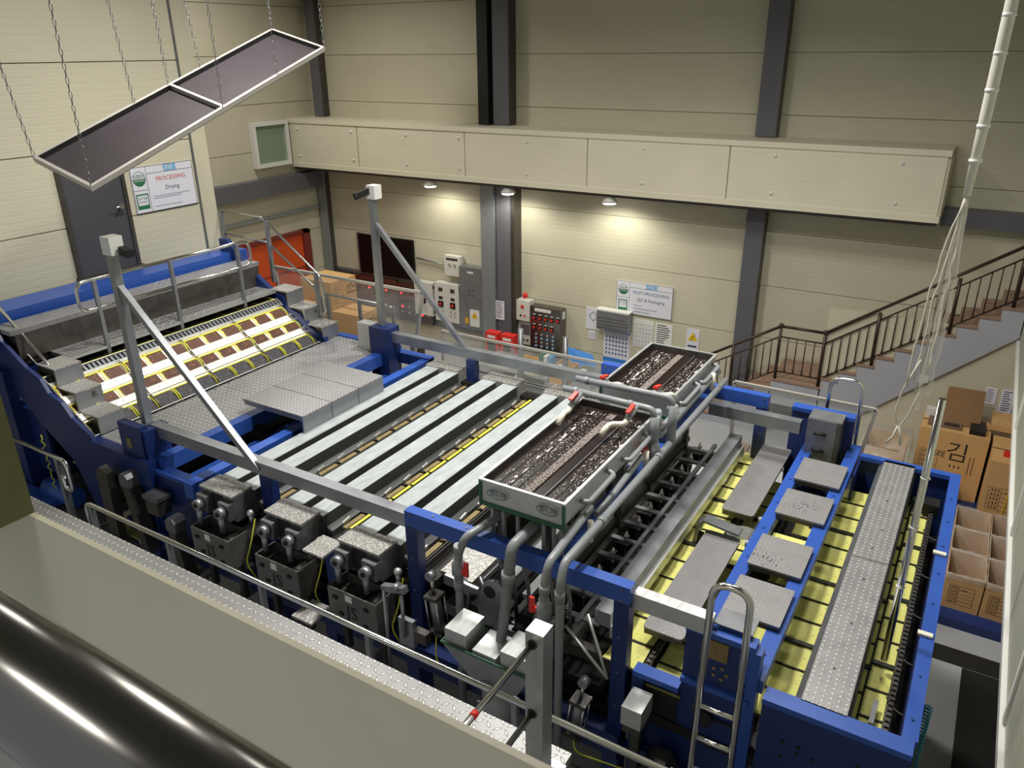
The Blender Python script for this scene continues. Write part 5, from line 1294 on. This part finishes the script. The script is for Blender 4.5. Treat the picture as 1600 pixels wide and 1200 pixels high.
sheet_on_wall(-5.39, -5.02, W, .84, 1.36, 'small framed white list board right of planning board', 10, 'white', 'list_board', 'steel_dark', 'whiteboard')
t = sheet_on_wall(-4.72, -4.46, W, .88, 1.36, 'yellow triangle electrical warning sign on the back wall', 0, name='warning_sign', cat='sign')
MB().prism([(-4.69, 1.12), (-4.49, 1.12), (-4.59, 1.30)], 'y', W - .018, W - .013).build('triangle', 'sign_yellow', t)
text('⚡', .13, (-4.59, W - .018, 1.18), (1, 0, 0), (0, 0, 1), 'black', t); quad((-4.68, W - .012, .98), (1, 0, 0), (0, 0, 1), 0, .18, 0, .04, .002).build('caption', 'letter', t)
sheet_on_wall(-5.75, -5.4, W, .46, .68, 'small white caption sheet below the planning board', 1)
def line_sign(org, xd, yd, wd, ht, head, hm, sub, bullets, label, bs=.045):
    org, xd, yd = Vector(org), Vector(xd), Vector(yd); n = xd.cross(yd).normalized()
    t = thing('line_sign', tuple(org), label, 'sign')
    p = [org + xd * a + yd * b + n * c for c in (-.02, 0) for a, b in ((0, 0), (wd, 0), (wd, ht), (0, ht))]
    MB().poly(p, [(3, 2, 1, 0), (4, 5, 6, 7), (0, 1, 5, 4), (1, 2, 6, 5), (2, 3, 7, 6), (3, 0, 4, 7)]).build('board', 'paper', t)
    mb = MB()
    for a in ((0, wd, 0, .006), (0, wd, ht - .006, ht), (0, .006, 0, ht), (wd - .006, wd, 0, ht), (.235 * wd, .235 * wd + .005, 0, ht), (.235 * wd, wd, ht * .83, ht * .83 + .005), (0, .235 * wd, ht * .49, ht * .49 + .005)):
        q = quad(org, xd, yd, *a, .002); mb.poly(q.v, q.f)
    mb.build('rule_lines', 'steel_dark', t)
    quad(org, xd, yd, wd * .52, wd * .73, ht * .845, ht * .985, .002).build('blue_tab', 'sky_blue', t)
    text('LINE 1', ht * .14, org + xd * wd * .625 + yd * ht * .915, xd, yd, 'white', t, depth=.004)
    text(head, ht * .135, org + xd * wd * .62 + yd * ht * .69, xd, yd, hm, t)
    text(sub, ht * .135, org + xd * wd * .62 + yd * ht * .48, xd, yd, 'letter', t)
    for k, b in enumerate(bullets): text('✓ ' + b, ht * bs, org + xd * wd * .27 + yd * ht * (.30 - k * .1), xd, yd, 'letter', t, align='LEFT')
    c = org + xd * wd * .12 + yd * ht * .745; r = ht * .16
    ring_mb(c, xd, yd, r, r, .006).build('seal_ring', 'mark_green', t)
    v = [c + n * .002 + xd * math.cos(a) * r + yd * math.sin(a) * r for a in [PI + PI * i / 12 for i in range(13)]]
    MB().poly(v, [list(range(13))]).build('seal_half', 'mark_green', t)
    text('USDA', r * .62, c + yd * r * .35, xd, yd, 'mark_green', t, depth=.004); text('ORGANIC', r * .38, c - yd * r * .25, xd, yd, 'white', t, depth=.004)
    c = org + xd * wd * .12 + yd * ht * .25
    quad(c, xd, yd, -r * .95, r * .95, -r * 1.05, r * 1.05, .002).build('green_mark', 'mark_green', t)
    quad(c, xd, yd, -r * .78, r * .78, -r * .5, r * .85, .003).build('mark_field', 'paper', t)
    text('유기농', r * .5, c + yd * r * .42, xd, yd, 'mark_green', t, depth=.005); text('ORGANIC', r * .28, c + yd * r * -.05, xd, yd, 'mark_green', t, depth=.005)
    return t
line_sign((-6.26, W - .03, 1.47), (1, 0, 0), (0, 0, 1), 1.2, .67, 'POST-PROCESSING', 'letter_blue', 'QC & Packaging', ('Clean zone', 'Small unit-sized quality control', 'Packaging & Labelling'), 'white line sign with blue post-processing heading on back wall', .062)
line_sign((-9.43, 6.17, 4.57), (0, 1, 0), (0, 0, 1), .93, .58, 'PROCESSING', 'letter_red', 'Drying', ('Primary QC point: Checking the thickness of molded\n   seaweed sheet through fluorescent light', '', 'Proper temperature control for quality'), 'white line sign with red processing heading beside the grey door', .044)
# ------------------------------------------------------------------ far aisle
def far_rail(x0, x1, y, z, label, start_loop=True, n=3):
    t = thing('aisle_rail', ((x0 + x1) / 2, y, 1.9), label, 'handrail')
    MB().tube(rnd([(x0, y, z - .38), (x0 - .03, y, z - .2), (x0, y, z), (x1, y, z), (x1, y, z - .9)], .09), .02, 10).build('rail', 'chrome', t)
    for k in range(n): xx = x0 + .1 + (x1 - x0 - .1) * k / max(n - 1, 1); MB().bar((xx, y, 1.93), (xx, y, z), .04).build('post', 'steel', t)
    return t
far_rail(-8.1, -6.78, 7.95, 3.25, 'dark tube handrail in front of the far cartons', n=3)
far_rail(-6.1, -3.2, 8.0, 2.55, 'tube handrail behind the far long beam', n=4)
fwk = tag(B(-9.3, -.5, 7.6, 8.5, 1.88, 1.93).build('far_walkway', 'floor_grey'), 'pale steel service walkway behind the machine', 'walkway')
for x in (-9, -6.5, -4, -1.5):
    for y in (7.7, 8.4): MB().bar((x, y, 0), (x, y, 1.88), .08).build('leg', 'steel', fwk)
def clear_guard(pts, label):
    t = thing('clear_guard', pts[0], label, 'guard')
    mb = MB()
    for a, b in zip(pts, pts[1:] + pts[:1]): mb.bar(a, b, .035)
    mb.build('frame', 'tray_rim', t)
    zb_ = 1.93 if pts[0][1] < 8.4 else 0
    for q in pts[2:]: MB().bar(q, (q[0], q[1], zb_), .035).build('leg', 'tray_rim', t)
    MB().poly([Vector(p) for p in pts] + [Vector(p) + Vector((0, .008, 0)) for p in pts], [(0, 1, 2, 3), (7, 6, 5, 4)]).build('sheet', 'acrylic', t)
clear_guard([(-8.75, 7.7, 3.62), (-6.05, 7.7, 3.62), (-6.28, 7.7, 2.6), (-8.6, 7.7, 2.6)], 'clear acrylic guard in pale frame before the cartons')
clear_guard([(-6.9, 9.2, 2.5), (-3.0, 9.2, 2.5), (-3.0, 9.2, 1.2), (-6.9, 9.2, 1.2)], 'long clear guard with grey frame beyond the far beam')
clear_guard([(-2.04, 8.0, 3.12), (-.60, 8.0, 3.12), (-.72, 8.0, 2.2), (-2.0, 8.0, 2.2)], 'clear guard in white frame behind the slotted plate')
# cartons on the far side
cc = 0
spec = [(-11.85, 10.6, 0, 2.05, 'cartons'), ]
labs = ['far stack carton, top one printed with Korean letters', 'far stack carton, wide one below the top carton at left', 'far stack carton at right beside clear guard', 'far stack carton below the left wide one', 'far stack carton under the right one']
pos = [(-11.35, -10.55, 10.6, 11.3, 1.85, 2.40), (-11.75, -10.75, 10.2, 11.0 - .42, 1.42, 1.98), (-10.5, -9.85, 10.5, 11.1, 1.35, 1.88), (-11.35, -10.55, 10.6, 11.3, 1.26, 1.84), (-10.5, -9.85, 10.5, 11.1, .78, 1.34)]
for l, p_ in zip(labs, pos):
    t = carton('shipping_carton', *p_, l)
    text('김', .28, (p_[1], p_[3] - .16, (p_[4] + p_[5]) / 2 + .05), (0, 0, -1), (0, 1, 0), 'ink', t)
    info_table(t, (p_[1], p_[2] + .05, p_[4] + .1), (0, 1, 0), (0, 0, 1), .26, (p_[5] - p_[4]) * .6)
tag(B(-11.9, -9.7, 10.1, 11.5, 0, .76).build('carton_base', 'cardboard_dark'), 'lower block of cartons under far stack', 'cartons')
tag(B(-11.75, -10.75, 10.2, 10.58, .77, 1.41).build('shipping_carton', 'cardboard'), 'far stack carton, lowest one at left', 'carton')
tag(B(-11.35, -10.55, 10.6, 11.3, .77, 1.25).build('shipping_carton', 'cardboard'), 'far stack carton, lowest one in the middle', 'carton')
# benches with clutter before the back wall
def bench(x0, x1, y0, y1, z, label):
    t = thing('steel_bench', ((x0 + x1) / 2, y0, 0), label, 'bench')
    B(x0, x1, y0, y1, z - .04, z).build('top', 'steel_light', t)
    for x in (x0 + .04, x1 - .04):
        for y in (y0 + .04, y1 - .04): MB().bar((x, y, 0), (x, y, z - .04), .05).build('leg', 'steel_light', t)
    return t
bench(-8.6, -6.9, 12.6, 13.5, .35 + .1, 'steel bench with yellow crate in front of switch cabinet')
bench(-6.8, -4.9, 12.4, 13.4, .45, 'steel bench with covered bins below the calendar')
for i, x in enumerate((-8.95, -8.55)):
    t = thing('extinguisher_case', (x, 13.6, .2), ['left red extinguisher case by the middle column', 'right red extinguisher case by the middle column'][i], 'case')
    B(x, x + .32, 13.5, 13.7, .25, .82).build('case', 'red', t); B(x + .05, x + .27, 13.52, 13.68, 0, .25).build('foot', 'steel_dark', t); B(x + .06, x + .26, 13.495, 13.5, .35, .62).build('window', 'steel_dark', t); B(x + .06, x + .26, 13.493, 13.5, .7, .76).build('caption', 'white', t)
blue_coil(-8.2, 13.4, -.0 + .05, .62, .05, 8, 'blue spiral air hose near the extinguisher cases', 'hose_blue')
blue_coil(-7.98, 13.35, .1, .85, .05, 8, 'second blue spiral air hose left of the bench', 'hose_blue')
t = thing('yellow_crate', (-7.55, 12.9, .45), 'yellow plastic crate on the steel bench', 'crate'); MB().open_box(-7.7, -7.22, 12.8, 13.1, .45, .66, .015).build('body', 'plastic_yellow', t); B(-7.58, -7.34, 12.79, 12.8, .5, .58).build('label', 'white', t)
for i in range(3): tag(B(-7.18 + i * .11, -7.10 + i * .11, 12.75, 12.95, .45, .86).build('binder', ['mark_green', 'white', 'hose_blue'][i]), ['green binder beside the yellow crate', 'white binder beside the yellow crate', 'light blue binder beside the yellow crate'][i], 'binder')
tag(B(-8.35, -7.95, 12.8, 13.1, .45, .52).build('paper_tray', 'white'), 'white tray of papers on the steel bench', 'tray')
t = thing('blue_flap_bin', (-6.6, 13.4, .5), 'bright blue folded plastic lid below the calendar', 'bin'); MB().poly([(-6.95, 13.5, .85), (-6.35, 13.5, .78), (-6.1, 13.3, .5), (-6.7, 13.3, .52), (-6.95, 13.52, .82), (-6.35, 13.52, .75), (-6.1, 13.32, .47), (-6.7, 13.32, .49)], [(0, 1, 2, 3), (7, 6, 5, 4), (0, 4, 5, 1), (1, 5, 6, 2), (2, 6, 7, 3), (3, 7, 4, 0)]).build('lid', 'plastic_blue', t)
for i, x in enumerate((-6.6, -6.1, -5.55)):
    t = thing('packing_bin', (x, 12.8, .45), ['cardboard bin at left on the packing bench', 'steel bin with white items in bench middle', 'steel bin at right end of packing bench'][i], 'bin')
    MB().open_box(x - .2, x + .2, 12.5, 13.0, .45, .75, .012).build('body', ['cardboard', 'steel_light', 'steel_light'][i], t)
    B(x - .12, x + .0, 12.6, 12.75, .62, .76).build('contents', 'white', t)
for i, x in enumerate((-7.45, -6.45)):
    tag(MB().cyl((x, 12.5, .0), (x, 12.5, 1.45), .07, 12, .05).build('suction_arm', 'steel'), ['left upright steel suction arm behind the far beam', 'right upright steel suction arm behind the far beam'][i], 'arm')
tag(B(-5.2, -4.2, 11.2, 12.0, 0, 1.0).build('blue_cabinet', 'navy'), 'dark blue cabinet left of the far tank', 'cabinet')
t = thing('aisle_bucket', (-7.2, 11.0, 0), 'grey plastic tub in the aisle behind the far rail', 'tub'); MB().cyl((-7.2, 11, 0), (-7.2, 11, .6), .35, 20, .42).build('body', 'steel_mid', t); MB().tube([(-7.2 + .43 * math.cos(a), 11 + .43 * math.sin(a), .6) for a in [k * PI / 10 for k in range(21)]], .02, 6).build('rim', 'white', t)
t = thing('wire_trolley', (-6.2, 10.6, 0), 'white wire trolley holding cardboard in the far aisle', 'trolley')
for z in (.3, .8): MB().box(-6.6, -5.8, 10.4, 10.9, z, z + .03).build('shelf', 'white', t)
for x in (-6.6, -5.8):
    for y in (10.4, 10.9): MB().bar((x, y, 0), (x, y, 1.2), .03).build('post', 'white', t)
B(-6.5, -5.95, 10.42, 10.85, .34, .7).build('cardboard_load', 'cardboard', t)
t = thing('office_chair', (-9.4, 11.5, 0), 'small grey chair and monitor arm in the far aisle', 'chair')
B(-9.65, -9.2, 11.3, 11.7, .42, .50).build('seat', 'steel_dark', t); MB().bar((-9.42, 11.68, .5), (-9.42, 11.72, .95), .34, .05).build('backrest', 'steel_dark', t); MB().cyl((-9.42, 11.5, 0), (-9.42, 11.5, .42), .04, 10).build('stem', 'steel', t)
t = thing('flat_cartons', (-1.6, 10.5, 0), 'row of upright flattened cartons seen behind the clear guard', 'cartons')
for k in range(6): B(-2.5 + k * .24, -2.28 + k * .24, 9.4, 10.2, 0, 1.3).build('carton', 'cardboard_in', t)

# ------------------------------------------------------------------ small fixings
def bolts(parent, pts, axis='z', r=.010, m='steel_mid'):
    mb = MB()
    for p in pts:
        p = Vector(p); d = {'x': Vector((.006, 0, 0)), 'y': Vector((0, -.006, 0)), 'z': Vector((0, 0, .006))}[axis]
        mb.cyl(p, p + d, r, 8)
    o = mb.build('bolt_heads', m, parent); o['kind'] = 'stuff'; return o
for o in [o for o in bpy.data.objects if o.name.startswith('blue_portal')]:
    y = o.location.y; bolts(o, [(x, y - .045, z) for x in (-3.285, -1.56) for z in (3.2, 3.28, 2.9, 2.6, 2.3)], 'y')
    bolts(o, [(-3.1 + k * .3, y, 3.31) for k in range(5)], 'z')
bolts(eb, [(.19, 4.1 + k * .4, 2.9) for k in range(8)], 'z', .008, 'navy')
bolts(pl, [(-1.08, 4.3 + k * .45, 2.9) for k in range(7)] + [(-.685, 4.2 + k * .45, 2.9) for k in range(7)], 'z', .008, 'navy')
bolts(dk, [(-7.28 + i * .8, y, 2.9) for i in range(2) for y in (4.4, 5.3, 5.5, 6.35, 6.5, 7.3)], 'z', .009, 'steel_dark')
for k, (y, x) in enumerate(((5.0, -2.25), (6.5, -2.25))): pass
cb = thing('cable_tray', (-4, 3.96, 2.2), 'run of black cables along the blue near rail below presses', 'cables')
for k in range(4):
    pts = [(-6.8 + i * .35, 3.78 - .02 * k + .01 * math.sin(i * 1.3 + k), 2.02 + .03 * k + .015 * math.sin(i * .9 + k * 2)) for i in range(15)]
    MB().tube(pts, .009, 6).build('cable', 'rubber', cb)
for k, x in enumerate((-5.05, -4.22, -3.39)):
    tag(MB().tube(rnd([(x + .02, 3.84, 2.70), (x + .04, 3.74, 2.5), (x - .02, 3.7, 2.3), (x, 3.78, 2.08)], .08), .007, 6).build('grease_line', 'yellow_cable'), ['thin yellow line beside the first drive box', 'thin yellow line beside the middle drive box', 'thin yellow line beside the third drive box'][k], 'line')
